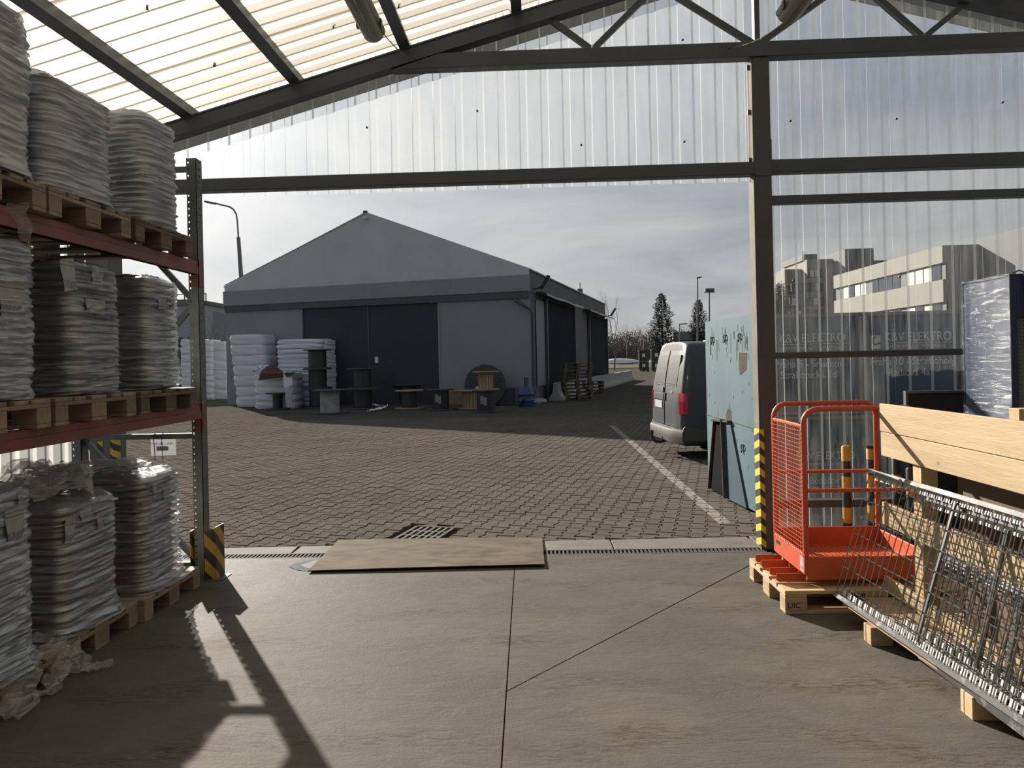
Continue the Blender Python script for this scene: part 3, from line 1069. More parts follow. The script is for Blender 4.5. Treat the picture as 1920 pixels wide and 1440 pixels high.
SACK = {k: mesh_of('sack', pillow(), M[k], smooth=True) for k in ('sack_grey', 'sack_green', 'sack_paper', 'sack_light')}


def load(label, X0, X1, Y0, Y1, z0, z1, nl, sack, film, seed, wr=0.012, bulge=0.005, flare=0.0, lean=(0, 0), cap=0.03, rad=0.075, sw=1.0):
    rg = np.random.default_rng(seed)
    t = thing('wrapped_sack_stack', label, 'sacks', ((X0 + X1) / 2, (Y0 + Y1) / 2, z0), local=False)
    lx, ly = X1 - X0, Y1 - Y0
    cx, cy = (X0 + X1) / 2, (Y0 + Y1) / 2
    lh = (z1 - z0) / nl
    layoff = rg.normal(0, 0.0038, (nl, 2))
    for k in range(nl):
        zc = z0 + (k + 0.5) * lh
        fr = (zc - z0) / (z1 - z0)
        ox, oy = layoff[k][0] + lean[0] * fr, layoff[k][1] + lean[1] * fr
        fl_ = 1 if k % 2 else -1
        a = lx * 0.56
        for xx, yy, sx, sy in ((fl_ * (lx - a) / 2, ly * 0.25, a, ly * 0.5), (fl_ * (lx - a) / 2, -ly * 0.25, a, ly * 0.5), (-fl_ * a / 2, 0, lx - a, ly)):
            piece('sack', SACK[sack], t, (cx + xx + ox, cy + yy + oy, zc), R.uniform(-0.015, 0.015),
                  (sx - 0.012, sy - 0.012, lh * R.uniform(1.0, 1.12)))
    # film shell
    nz, hx_, hy_ = nl * 8, lx / 2 + 0.008, ly / 2 + 0.008
    r_ = rad
    ps, ns = [], []
    corners = [(hx_ - r_, hy_ - r_, 0), (-hx_ + r_, hy_ - r_, 90), (-hx_ + r_, -hy_ + r_, 180), (hx_ - r_, -hy_ + r_, 270)]
    for ci, (ax, ay, a0) in enumerate(corners):
        for q in np.linspace(0, 90, 8):
            an = math.radians(a0 + q)
            ps.append((ax + r_ * math.cos(an), ay + r_ * math.sin(an)))
            ns.append((math.cos(an), math.sin(an)))
        nxt = corners[(ci + 1) % 4]
        an = math.radians(a0 + 90)
        p0 = np.array(ps[-1])
        p1 = np.array([nxt[0] + r_ * math.cos(an), nxt[1] + r_ * math.sin(an)])
        L = np.linalg.norm(p1 - p0)
        mm_ = max(4, int(L / 0.022))
        for q in range(1, mm_):
            ps.append(tuple(p0 + (p1 - p0) * q / mm_))
            ns.append((math.cos(an), math.sin(an)))
    ps, ns = np.array(ps), np.array(ns)
    sarc = np.r_[0, np.cumsum(np.linalg.norm(np.diff(ps, axis=0), axis=1))]
    zs = np.linspace(z0 + 0.002, z1, nz)
    Zg, Sg = np.meshgrid(zs - z0, sarc, indexing='ij')
    ph = Zg / lh
    d = bulge * np.abs(np.sin(PI * ph)) ** 0.6 - bulge * 0.5
    for _ in range(9):
        kz, ks = rg.uniform(60, 260), rg.uniform(-22, 22)
        warp = 0.8 * np.sin(rg.uniform(2, 7) * Sg + rg.uniform(0, 6)) + 0.6 * np.sin(rg.uniform(6, 15) * Sg + rg.uniform(5, 20) * Zg + rg.uniform(0, 6))
        amp = np.clip(np.sin(rg.uniform(1.5, 5) * Sg + rg.uniform(2, 9) * Zg + rg.uniform(0, 6)) * 0.7 + 0.4, 0, 1)
        d += wr * 0.34 * amp * (1 - np.abs(np.sin(0.5 * (kz * Zg + ks * Sg + warp)))) ** 1.5 * 2
    lay = np.clip((ph).astype(int), 0, nl - 1)
    offx, offy = layoff[lay, 0], layoff[lay, 1]
    fr = Zg / (z1 - z0)
    dd = d + flare * np.exp(-Zg / 0.05) * (0.7 + 0.3 * np.sin(5 * Sg + seed))
    topr = np.clip((Zg - (z1 - z0 - 0.035)) / 0.035, 0, 1)
    dd = dd - 0.03 * topr ** 2
    Px = cx + ps[:, 0][None, :] + ns[:, 0][None, :] * dd + offx + lean[0] * fr
    Py = cy + ps[:, 1][None, :] + ns[:, 1][None, :] * dd + offy + lean[1] * fr
    Pz = z0 + 0.002 + Zg
    rows = np.stack([Px, Py, Pz], -1)
    caps = []
    last = rows[-1]
    cen = last.mean(0)
    for q in np.linspace(0.06, 0.97, 12):
        ring = last + (cen - last) * q
        h = cap * (1 - (1 - min(1, q * 2.2)) ** 2) * 0.8
        ring = ring.copy()
        ring[:, 2] += h + 0.012 * np.sin(9 * sarc * (1 - 0.5 * q) + 11 * q + seed) * (1 - q) + 0.010 * rg.normal(0, 1, len(sarc)) * np.clip(q * 4, 0, 1) * (1 - q)
        caps.append(ring)
    part('film_wrap', MB().grid(np.concatenate([rows, np.array(caps)]).tolist(), close=True), film, t, smooth=True)
    return t


def label_mat(name, cols=9):
    mt, t_, out = newmat(name)
    tcn = t_.nodes.new('ShaderNodeTexCoord')
    sp = t_.nodes.new('ShaderNodeSeparateXYZ')
    t_.links.new(tcn.outputs['Generated'], sp.inputs[0])
    bars = noise_node(t_, scaled(t_, tcn.outputs['Generated'], 26, 26, 0.01), 1.0, 1)
    lower = MATH(t_, 'MULTIPLY', MATH(t_, 'GREATER_THAN', sp.outputs[2], 0.12), MATH(t_, 'LESS_THAN', sp.outputs[2], 0.34))
    lines = MATH(t_, 'GREATER_THAN', MATH(t_, 'FRACT', MATH(t_, 'MULTIPLY', sp.outputs[2], 9.0)), 0.62)
    upper = MATH(t_, 'MULTIPLY', MATH(t_, 'GREATER_THAN', sp.outputs[2], 0.66), MATH(t_, 'LESS_THAN', sp.outputs[2], 0.92))
    k = MATH(t_, 'ADD', MATH(t_, 'MULTIPLY', lower, MATH(t_, 'GREATER_THAN', bars, 0.5)), MATH(t_, 'MULTIPLY', MATH(t_, 'MULTIPLY', upper, lines), 0.6))
    c = MIXC(t_, k, (0.28, 0.28, 0.28), (0.06, 0.06, 0.07))
    p = t_.nodes.new('ShaderNodeBsdfPrincipled')
    p.inputs['Roughness'].default_value = 0.6
    t_.links.new(c, p.inputs['Base Color'])
    t_.links.new(p.outputs[0], out.inputs[0])
    return mt


M['label'] = label_mat('printed_paper_label')


def sticker(parent, px, py, x, w_, h_, tilt=0.0, nm='paper_label'):
    """paper label on the aisle face (plane x) at a sight line"""
    d = ray(px, py)
    p = Vector((0, 0, EYE)) + d * (x / d.x)
    mb = MB()
    P = []
    for j in range(4):
        row = []
        for i in range(4):
            a, b = (i / 3 - 0.5) * w_, (j / 3 - 0.5) * h_
            row.append((x + 0.004 + 0.004 * math.sin(3 * i + 2 * j), p.y + a * math.cos(tilt) - b * math.sin(tilt), p.z + a * math.sin(tilt) + b * math.cos(tilt)))
        P.append(row)
    return part(nm, mb.grid(P), M['label'], parent)


XF = -2.52
# floor level
l1 = load('wrapped stack of grey sacks on the floor with film trailing off its foot', -3.5, -2.545, 2.86, 3.47, 0.146, 1.03, 16, 'sack_light', M['film_mid'], 11, flare=0.05, cap=0.05)
l2 = load('wrapped stack of brown sacks on the floor with bunched loose film on top', -3.5, -2.575, 3.74, 4.235, 0.146, 0.855, 16, 'sack_paper', M['film_low'], 12, flare=0.075, cap=0.04)
l3 = load('wrapped stack of brown sacks on the floor beside the striped upright', -3.5, -2.56, 4.50, 4.965, 0.146, 0.895, 16, 'sack_paper', M['film_low'], 13, flare=0.07, cap=0.03)
# lower beam level
l4 = load('wrapped pale sack stack on the lower beam, nearest the camera', -3.5, XF, 2.84, 3.495, Z1 + 0.146, 2.235, 14, 'sack_grey', M['film_mid'], 14, cap=0.04)
l5 = load('wrapped dark green sack stack in the middle of the lower beam', -3.5, XF, 3.77, 4.225, Z1 + 0.146, 2.195, 15, 'sack_green', M['film_low'], 15, cap=0.03)
l6 = load('wrapped sack stack at the far end of the lower beam by the upright', -3.5, XF, 4.54, 4.94, Z1 + 0.146, 2.20, 15, 'sack_green', M['film_mid'], 16, cap=0.03)
# upper beam level
l7 = load('tall grey wrapped sack stack on the upper beam, nearest the camera', -3.5, XF, 2.82, 3.49, Z2 + 0.146, 3.38, 15, 'sack_grey', M['film_up'], 17, flare=0.05, cap=0.05)
l8 = load('wide wrapped sack stack with slumped top in the middle of the upper beam', -3.45, XF, 3.62, 4.185, Z2 + 0.146, 3.17, 16, 'sack_grey', M['film_up'], 18, flare=0.05, cap=0.07, rad=0.11)
l9 = load('wrapped sack stack at the far end of the upper beam under the rafter', -3.45, XF, 4.55, 4.95, Z2 + 0.146, 3.285, 17, 'sack_grey', M['film_up'], 19, cap=0.03)
for ld, px, py, x, w_, h_, tl in ((l1, 28, 985, -2.53, 0.12, 0.17, 0.1), (l1, 42, 930, -2.53, 0.07, 0.06, 0.05), (l2, 130, 995, -2.56, 0.08, 0.13, -0.1), (l2, 160, 962, -2.56, 0.10, 0.06, 0.25),
                                  (l2, 186, 975, -2.56, 0.05, 0.09, 0.05), (l3, 290, 920, -2.545, 0.05, 0.08, 0.1), (l3, 312, 928, -2.545, 0.08, 0.11, -0.02),
                                  (l4, 22, 560, -2.505, 0.16, 0.19, 0.05), (l5, 128, 515, -2.505, 0.11, 0.17, 0.2), (l5, 182, 520, -2.505, 0.1, 0.12, -0.1), (l5, 178, 575, -2.505, 0.17, 0.08, -0.03),
                                  (l6, 303, 565, -2.505, 0.1, 0.10, 0.05), (l6, 322, 562, -2.505, 0.05, 0.13, 0.0)):
    sticker(ld, px, py, x, w_, h_, tl)


def crumple(name, path, width, parent, mat, seed, lift=0.02, amp=0.03, n=40, mcols=14):
    """bunched strip of film following a path (points with width factor)"""
    rg = np.random.default_rng(seed)
    pts = [Vector(p) for p in path]
    rows = []
    for i in range(n):
        f = i / (n - 1) * (len(pts) - 1)
        k = min(int(f), len(pts) - 2)
        p = pts[k].lerp(pts[k + 1], f - k)
        d = (pts[k + 1] - pts[k]).normalized()
        sd = d.cross(Vector((0, 0, 1)))
        sd = sd.normalized() if sd.length > 0.05 else Vector((0, 1, 0))
        wv = width(i / (n - 1)) if callable(width) else width
        row = []
        for j in range(mcols):
            a = (j / (mcols - 1) - 0.5) * wv
            h = abs(math.sin(j * 1.1 + 0.9 * math.sin(i * 0.31 + seed) + seed)) * amp + amp * 0.5 * abs(math.sin(i * 0.43 + j * 0.5 + seed)) + rg.uniform(0, amp * 0.15)
            q = p + sd * (a + 0.012 * math.sin(i * 0.7 + j + seed)) + Vector((0, 0, h + lift))
            q.z = max(q.z, 0.004)
            row.append(tuple(q))
        rows.append(row)
    return part(name, MB().grid(rows), mat, parent, smooth=True)


crumple('loose_film', [(-2.9, 3.75, 0.86), (-2.86, 3.95, 0.92), (-2.84, 4.05, 0.98), (-2.8, 4.13, 0.92), (-2.7, 4.2, 0.85)], lambda f: 0.42 + 0.2 * math.sin(PI * f), l2, M['film_loose_sunlit'], 5, 0.0, 0.07, 40, 20)
crumple('loose_film', [(-3.3, 4.45, 0.90), (-3.0, 4.7, 0.925), (-2.75, 4.9, 0.905)], 0.42, l3, M['film_loose_sunlit'], 6, 0.0, 0.04, 30, 18)
a0, a1, a2, a3 = atz(70, 1195, 0.18), atz(110, 1205, 0.14), atz(150, 1262, 0.01), atz(212, 1248, 0.01)
crumple('trailing_film', [a0, a1, atz(135, 1235, 0.06), a2, atz(180, 1258, 0.005), a3], lambda f: 0.16 * (1 - f) + 0.05, l1, M['film_loose_sunlit'], 8, 0.0, 0.025, 44, 10)
crumple('trailing_film', [atz(95, 1215, 0.16), atz(105, 1260, 0.06), atz(100, 1300, 0.005), atz(62, 1312, 0.0)], lambda f: 0.12 * (1 - f) + 0.03, l1, M['film_loose_sunlit'], 9, 0.0, 0.02, 30, 8)
crumple('trailing_film', [atz(0, 1250, 0.15), atz(20, 1290, 0.10), atz(35, 1340, 0.01), atz(5, 1352, 0.0)], lambda f: 0.3 * (1 - f) + 0.05, l1, M['film_loose_sunlit'], 10, 0.0, 0.03, 30, 10)
d_ = lambda px, py: Vector((0, 0, EYE)) + ray(px, py) * (-2.45 / ray(px, py).x)
crumple('hanging_film', [d_(30, 388), d_(40, 420), d_(52, 455), d_(58, 470)], lambda f: 0.10 * (1 - f) + 0.012, l7, M['film_loose_sunlit'], 3, 0, 0.015, 20, 6)

# paper notice tied under the brace (seen from its back)
no = thing('paper_notice', 'white paper notice tied by two black cords under the rack brace', 'notice', tuple(aty(295, 826, UY - 0.02)))
c0, c1 = aty(270, 826, UY - 0.015), aty(319, 857, UY - 0.015)
part('sheet', MB().box(c0.x, c1.x, UY + 0.076, UY + 0.078, c1.z, c0.z), sheet_mat('thin_paper', 0.03, 0.97, 0.02, (1, 1, 1), (0.5, 0.5, 0.52), 0.4, False), no)
text('lettering', 'VEN - SKLAD 1', 0.028, no, M['grey_ink'], face_mtx((c1.x - 0.02, UY + 0.0752, c0.z - 0.045), (-1, 0, 0), (0, 0, 1)), 0.0004)
part('printed_bar', MB().box(c0.x + 0.045, c1.x - 0.06, UY + 0.0748, UY + 0.0758, (c0.z + c1.z) / 2 - 0.025, (c0.z + c1.z) / 2 + 0.008), pm('grey_print', (0.36, 0.36, 0.38), 0.8), no)
for px in (283, 298):
    q0, q1 = aty(px - 1, 818, UY - 0.02), aty(px + 1, 866, UY - 0.02)
    part('cord', MB().tube([(q0.x, UY + 0.085, 1.07), (q0.x, UY + 0.045, 1.108), (q0.x, UY + 0.02, q0.z), (q0.x + 0.004, UY + 0.025, (q0.z + q1.z) / 2), (q1.x, UY + 0.03, q1.z)], 0.003, 5), M['black'], no)

# ================================================================== DOORWAY: steel plate on the threshold
pl = thing('threshold_plate', 'large rusty brown steel sheet lying across the drain', 'plate', (-0.9, 5.9, 0.0))
M['plate'] = pm('dusty_steel_plate', (0.098, 0.079, 0.058), 0.8, 0.0, 0.2, 2.2, col2=(0.14, 0.115, 0.086), stretch=(1, 2.2, 1), dirt=(0.062, 0.047, 0.032), dirt_lo=0.45, dirt_hi=0.7, bump=0.12, bscale=30, spec=0.05, detail=8)
rows, rows2 = [], []
A_, B_, C_, D_ = Vector((-1.79, 5.40, 0)), Vector((0.03, 5.475, 0)), Vector((0.018, 6.335, 0)), Vector((-1.815, 6.355, 0))
nx_, ny_ = 20, 8
for j in range(ny_ + 1):
    r1, r2 = [], []
    for i in range(nx_ + 1):
        u, v = i / nx_, j / ny_
        p = A_.lerp(B_, u).lerp(D_.lerp(C_, u), v)
        z = 0.014 + 0.006 * math.sin(2.2 * u + 0.4) + 0.004 * math.sin(3 * v)
        z += (0.004 + 0.006 * u) * max(0, 1 - v * 3)
        r1.append((p.x, p.y, z))
        r2.append((p.x, p.y, z - 0.006))
    rows.append(r1)
    rows2.append(r2)
mb = MB().grid(rows).grid([r_[::-1] for r_ in rows2])
rim = lambda G: G[0] + [r_[-1] for r_ in G[1:]] + G[-1][-2::-1] + [r_[0] for r_ in G[-2:0:-1]]
mb.grid([rim(rows), rim(rows2)], close=True)
part('sheet', mb, M['plate'], pl)
# repaired pit at the left end of the plate: pale rim and dark hole cover
pit = thing('floor_patch', 'small floor pit with whitish mortar rim at the left plate corner', 'pit', (-1.86, 5.5, 0))
pc = [atz(x_, y_) for x_, y_ in ((541, 1063), (552, 1057), (590, 1049), (640, 1046), (650, 1060), (580, 1072), (556, 1069))]
part('rim', MB().prism([(p.x, p.y) for p in pc], lambda p, h: (p[0], p[1], h), -0.004, 0.003), pm('pale_mortar', (0.12, 0.13, 0.14), 0.9, spec=0.05), pit)
pc = [atz(x_, y_) for x_, y_ in ((561, 1061), (590, 1052), (640, 1048), (640, 1066), (577, 1067))]
part('cover', MB().prism([(p.x, p.y) for p in pc], lambda p, h: (p[0], p[1], h), -0.002, 0.005), pm('dark_pit_cover', (0.05, 0.04, 0.038), 0.8), pit)

# ================================================================== RIGHT SIDE
# ---- pallet carrying the orange work cage
pa_o = pallet(1.50, 4.425, 0, 'wooden pallet under the orange work cage, stamped on its corner block')
text('stamp', 'UIC', 0.05, pa_o, M['ink'], face_mtx((-PL / 2 + 0.012, -PW / 2 - 0.001, 0.038), (1, 0, 0), (0, 0, 1)), 0.0004)

cg = thing('work_cage', 'orange red steel man basket with mesh side standing on a pallet', 'work cage', (2.0, 4.78, 0.146))
Yn, Yf, XL, XR = 4.50, 5.05, 1.66, 2.365
zb0, zf0 = 0.225, 0.255


def hoop(y, zt, rad=0.09):
    pts = [(XL, y, zb0)]
    for a in np.linspace(180, 90, 7):
        pts.append((XL + rad + rad * math.cos(math.radians(a)), y, zt - rad + rad * math.sin(math.radians(a))))
    for a in np.linspace(90, 0, 7):
        pts.append((XR - rad + rad * math.cos(math.radians(a)), y, zt - rad + rad * math.sin(math.radians(a))))
    pts.append((XR, y, zb0))
    return pts


part('hoop_rail', MB().tube(hoop(Yn, 1.255), 0.017, 10), M['orange'], cg, smooth=True)
part('hoop_rail', MB().tube(hoop(Yf, 1.255), 0.017, 10), M['orange'], cg, smooth=True)
part('mid_rail', MB().tube([(XL, Yn, 0.745), (XR, Yn, 0.745)], 0.013, 8), M['orange'], cg, smooth=True)
part('mid_rail', MB().tube([(XL, Yf, 0.775), (XR, Yf, 0.775)], 0.013, 8), M['orange'], cg, smooth=True)
part('side_rail', MB().box(XL - 0.012, XL + 0.012, Yn, Yf, 1.135, 1.158), M['orange'], cg, bevel=0.003)
part('side_rail', MB().tube([(XR, Yn, 1.20), (XR, Yf, 1.20)], 0.012, 8), M['orange'], cg, smooth=True)
wm = MB()
k = 0
while Yn + 0.02 + k * 0.031 < Yf:
    yy = Yn + 0.02 + k * 0.031
    wm.tube([(XL - 0.014, yy, 0.33), (XL - 0.014, yy, 1.145)], 0.002, 4, cap=False)
    k += 1
zz_ = 0.335
while zz_ < 1.14:
    wm.tube([(XL - 0.018, Yn, zz_), (XL - 0.018, Yf, zz_)], 0.0022, 4, cap=False)
    zz_ += 0.027
part('wire_mesh', wm, M['orange'], cg)
part('toe_board', MB().box(XL - 0.014, XL + 0.002, Yn - 0.015, Yf + 0.015, zb0 - 0.005, 0.35), M['orange'], cg, bevel=0.003)
part('toe_board', MB().box(XR - 0.002, XR + 0.012, Yn - 0.015, Yf + 0.015, zb0, 0.37), M['orange'], cg, bevel=0.003)
part('toe_board', MB().box(XL, XR, Yf, Yf + 0.012, zb0, 0.385), M['orange'], cg, bevel=0.003)
part('front_fascia', MB().box(XL, XR, Yn - 0.015, Yn, 0.19, 0.335), M['orange'], cg, bevel=0.003)
fm = MB().box(XL, XR, Yn, Yf, zf0, zf0 + 0.012)
for i in range(20):
    for j in range(14):
        x_, y_ = XL + 0.03 + i * 0.034, Yn + 0.03 + j * 0.037
        a = 0.7 if (i + j) % 2 else -0.7
        fm.bar((x_ - 0.011 * math.cos(a), y_ - 0.011 * math.sin(a), zf0 + 0.013), (x_ + 0.011 * math.cos(a), y_ + 0.011 * math.sin(a), zf0 + 0.013), 0.005, 0.003)
part('tread_plate', fm, M['orange'], cg)
for yy in (4.585, 4.885):
    part('fork_pocket', MB().box(XL + 0.03, XR - 0.02, yy - 0.005, yy, 0.147, 0.226).box(XL + 0.03, XR - 0.02, yy + 0.125, yy + 0.13, 0.147, 0.226)
         .box(XL + 0.03, XR - 0.02, yy, yy + 0.125, 0.216, 0.226), M['orange'], cg)
    for y2 in (yy - 0.005, yy + 0.125):
        part('fork_strap', MB().prism([(1.50, 0.165), (1.515, 0.152), (1.68, 0.152), (1.68, 0.205), (1.50, 0.205)], lambda p, h: (p[0], h, p[1]), y2, y2 + 0.006)
             .tube([(1.525, y2 - 0.002, 0.182), (1.525, y2 + 0.001, 0.182)], 0.008, 10), M['orange'], cg)
part('rating_plate', MB().box(XL - 0.0155, XL - 0.0145, 4.505, 4.565, 0.235, 0.325), M['label'], cg, 'small grey rating plate')
part('badge', MB().box(XL - 0.0155, XL - 0.0145, 4.93, 5.01, 0.29, 0.315), M['black'], cg, 'small dark badge')
for yy in (Yn + 0.06, Yf - 0.06):
    part('bolt', MB().cyl(XL, yy, 1.158, 1.172, 0.008, 8), M['galv'], cg)

# ---- bollards by the wall
hb = stripe_mat('bollard_stripes', (0.50, 0.25, 0.02), (0.012, 0.012, 0.014), 0.245, (0, 0, 1.0), 0.95)


def bollard(x, y, h, r, label):
    t = thing('bollard', label, 'bollard', (x, y, 0), group=None)
    part('post', MB().lathe([(r, 0.006), (r, h - 0.012), (r - 0.008, h), (0.001, h)], x, y, 18), hb, t, smooth=True)
    part('base_plate', MB().box(x - 0.07, x + 0.07, y - 0.07, y + 0.07, 0, 0.008), M['black'], t)
    return t


bollard(2.44, 5.72, 0.866, 0.034, 'yellow and black striped bollard seen through the orange cage')
bb = bollard(2.665, 5.78, 0.845, 0.036, 'striped bollard with a chain behind the right leg of the cage')
part('cap', MB().cyl(2.665, 5.78, 0.835, 0.856, 0.039, 16), M['black'], bb)
ch = MB()
for k in range(11):
    z = 0.80 - k * 0.05
    ch.tube([(2.665 + 0.012 * math.sin(a) + 0.01, 5.735, z + 0.028 * math.cos(a)) for a in np.linspace(0, 2 * PI, 9)], 0.004, 5, cap=False)
part('chain', ch, M['galv_dull'], bb)
bollard(2.86, 5.78, 0.86, 0.034, 'striped bollard half hidden behind the top planks, the one by the wall')
bollard(2.83, 5.50, 0.72, 0.036, 'short striped bollard just behind the end of the planks')

# ---- timber stillage with pale planks
M['plank'] = pm('fresh_spruce_plank', (0.29, 0.20, 0.10), 0.7, 0, 0.1, 2.0, col2=(0.38, 0.285, 0.165), stretch=(6, 0.8, 9), bump=0.2, bscale=14, dirt=(0.22, 0.12, 0.05), dirt_lo=0.64, dirt_hi=0.80, dirt_scale=1.6, objvar=0.05)
def add_knots(mt):
    t = mt.node_tree
    p = next(n for n in t.nodes if n.type == 'BSDF_PRINCIPLED')
    src = p.inputs['Base Color'].links[0].from_socket
    tcn = t.nodes.new('ShaderNodeTexCoord')
    v = t.nodes.new('ShaderNodeTexVoronoi')
    v.inputs['Scale'].default_value = 1.0
    v.inputs['Randomness'].default_value = 1.0
    n = t.nodes.new('ShaderNodeTexNoise')
    n.inputs['Scale'].default_value = 12
    t.links.new(tcn.outputs['Object'], n.inputs['Vector'])
    wv = N(t, 'ShaderNodeVectorMath', operation='ADD')
    t.links.new(scaled(t, tcn.outputs['Object'], 0.3, 3.3, 7.0), wv.inputs[0])
    sc_ = N(t, 'ShaderNodeVectorMath', operation='SCALE')
    t.links.new(n.outputs[1], sc_.inputs[0])
    sc_.inputs['Scale'].default_value = 0.10
    t.links.new(sc_.outputs[0], wv.inputs[1])
    t.links.new(wv.outputs[0], v.inputs['Vector'])
    d = v.outputs['Distance']
    core = MATH(t, 'SUBTRACT', 1.0, ramp(t, d, 0.045, 0.085))
    rings = MATH(t, 'MULTIPLY', MATH(t, 'SINE', MATH(t, 'MULTIPLY', d, 95.0)), MATH(t, 'SUBTRACT', 1.0, ramp(t, d, 0.07, 0.32)))
    c = MIXC(t, MATH(t, 'MULTIPLY', MATH(t, 'MAXIMUM', rings, 0.0), 0.35), src, (0.17, 0.095, 0.04))
    c = MIXC(t, MATH(t, 'MULTIPLY', core, 0.85), c, (0.085, 0.045, 0.02))
    t.links.new(c, p.inputs['Base Color'])


add_knots(M['plank'])
M['osb'] = pm('stillage_deck_board', (0.26, 0.19, 0.12), 0.8, 0, 0.25, 14, col2=(0.36, 0.27, 0.17))
st = thing('timber_stillage', 'long timber stillage of pale planks on a low base, holding wire decks', 'stillage', (2.3, 3.3, 0))
SY0, SY1 = 1.75, 4.43


def plank(x, z0, z1, y0=SY0, y1=SY1, th=0.024, nm='plank'):
    mb = MB()
    n = 12
    rows = []
    for i in range(n + 1):
        y = y0 + (y1 - y0) * i / n
        q = 0.002 * math.sin(5 * y + z0 * 30)
        rows.append([(x + q, y, z0), (x + q, y, z1), (x + th + q, y, z1), (x + th + q, y, z0)])
    mb.grid(rows, close=True)
    mb.add(rows[0], [(0, 1, 2, 3)]).add(rows[-1], [(0, 1, 2, 3)])
    return part(nm, mb, M['plank'], st, bevel=0.0025)


plank(2.10, 1.118, 1.287)
plank(2.101, 0.968, 1.1145)
plank(2.10, 0.548, 0.685)
plank(2.10, 0.150, 0.232)
plank(2.76, 0.545, 0.69, y1=4.40)
plank(2.76, 0.97, 1.115, y1=4.40)
plank(2.76, 0.150, 0.235, y1=4.40)
for yy in (1.95, 3.0, 4.02):
    for xx in (2.125, 2.665):
        part('post', MB().box(xx, xx + 0.09, yy, yy + 0.09, 0.12, 1.27), M['wood'], st, bevel=0.003)
for x_ in (1.96, 2.13, 2.30, 2.47, 2.64):
    part('deck_board', MB().box(x_, x_ + 0.16, SY0, 4.36, 0.10, 0.122), M['osb'], st, bevel=0.003)
part('edge_rail', MB().prism([(1.80, 4.31), (1.955, 4.31), (1.955, SY0), (1.95, SY0)], lambda p, h: (p[0], p[1], h), 0.1, 0.12), M['osb'], st)
for yy in (2.2, 3.13, 3.93):
    for x_ in (1.79 + 0.075 * (3.93 - yy), 2.25, 2.66):
        part('foot', MB().box(x_, x_ + 0.12, yy, yy + 0.06, 0, 0.1).box(x_ + 0.0, x_ + 0.12, yy + 0.062, yy + 0.09, 0, 0.1), M['wood'], st, bevel=0.003)
# brown cardboard box standing inside
M['card'] = pm('brown_cardboard', (0.105, 0.066, 0.038), 0.8, 0, 0.1, 3)
cb = thing('cardboard_box', 'large brown cardboard box standing inside the stillage behind the planks', 'box', (2.5, 2.9, 0.122))
part('body', MB().prism([(1.9, 0.123), (3.86, 0.123), (3.90, 1.02), (1.9, 1.02)], lambda p, h: (h, p[0], p[1]), 2.245, 2.62), M['card'], cb, bevel=0.006)
part('flap', MB().prism([(1.9, 1.021), (3.89, 1.021), (3.89, 1.027), (1.9, 1.027)], lambda p, h: (h, p[0], p[1]), 2.25, 2.43), M['card'], cb)
part('tape', MB().box(2.43, 2.435, 1.95, 3.88, 1.0272, 1.0285), pm('packing_tape', (0.16, 0.11, 0.06), 0.3), cb)


# ---- galvanised wire decks
M['wire'] = pm('galvanised_wire', (0.2, 0.195, 0.185), 0.3, 0.9, 0.15, 20)
M['zinc_l'] = pm('bright_flange_zinc', (0.42, 0.42, 0.41), 0.5, 0.2, 0.12, 9)
M['zinc_d'] = pm('zinc_channel_worn', (0.10, 0.10, 0.098), 0.45, 0.5, 0.2, 6, dirt=(0.32, 0.32, 0.31), dirt_lo=0.52, dirt_hi=0.62, dirt_scale=7)
M['zinc'] = pm('zinc_channel', (0.27, 0.27, 0.265), 0.35, 0.75, 0.25, 9, bump=0.15, bscale=40)


def wire_deck(label, p0, ydir, up, L, Hh, group=None):
    """p0: lower far corner; ydir: unit vector along the long side; up: unit vector up the leaning face"""
    t = thing('wire_deck', label, 'wire deck', p0)
    p0, ydir, up = Vector(p0), Vector(ydir).normalized(), Vector(up).normalized()
    nrm = ydir.cross(up).normalized()
    if nrm.x > 0:
        nrm = -nrm
    at = lambda a, b, c=0.0: p0 + ydir * a + up * b + nrm * c
    # channels along the lower and upper edges: a lip and a toothed flange
    for b0, s_ in ((0.0, 1), (Hh, -1)):
        part('edge_channel', MB().bar(at(-0.02, b0, 0.0), at(L + 0.02, b0, 0.0), 0.026, 0.022, nrm).bar(at(-0.02, b0 - s_ * 0.004, -0.03), at(L + 0.02, b0 - s_ * 0.004, -0.03), 0.014, 0.05, nrm), M['zinc_d'], t, bevel=0.002)
        tm = MB()
        a = 0.03
        while a < L:
            tm.bar(at(a, b0 + s_ * 0.012, -0.024), at(a, b0 + s_ * 0.045, -0.024), 0.044, 0.003, nrm)
            a += 0.06
        part('flange_teeth', tm, M['zinc_l'], t, 'bright notched flange', kind='stuff')
    wv = MB()
    a = 0.0
    while a <= L + 0.001:
        wv.tube([at(a, 0.0, 0.006), at(a, Hh, 0.006)], 0.0032, 5)
        a += 0.06
    part('cross_wires', wv, M['wire'], t, kind='stuff')
    wh = MB()
    b = 0.07
    while b < Hh:
        wh.tube([at(-0.005, b, 0.0), at(L, b, 0.0)], 0.0034, 5)
        b += 0.105
    part('long_wires', wh, M['wire'], t, kind='stuff')
    for a in (L * 0.34, L * 0.7):
        part('support_channel', MB().bar(at(a, 0.03, -0.016), at(a, Hh - 0.03, -0.016), 0.022, 0.012, nrm), M['wire'], t)
    return t


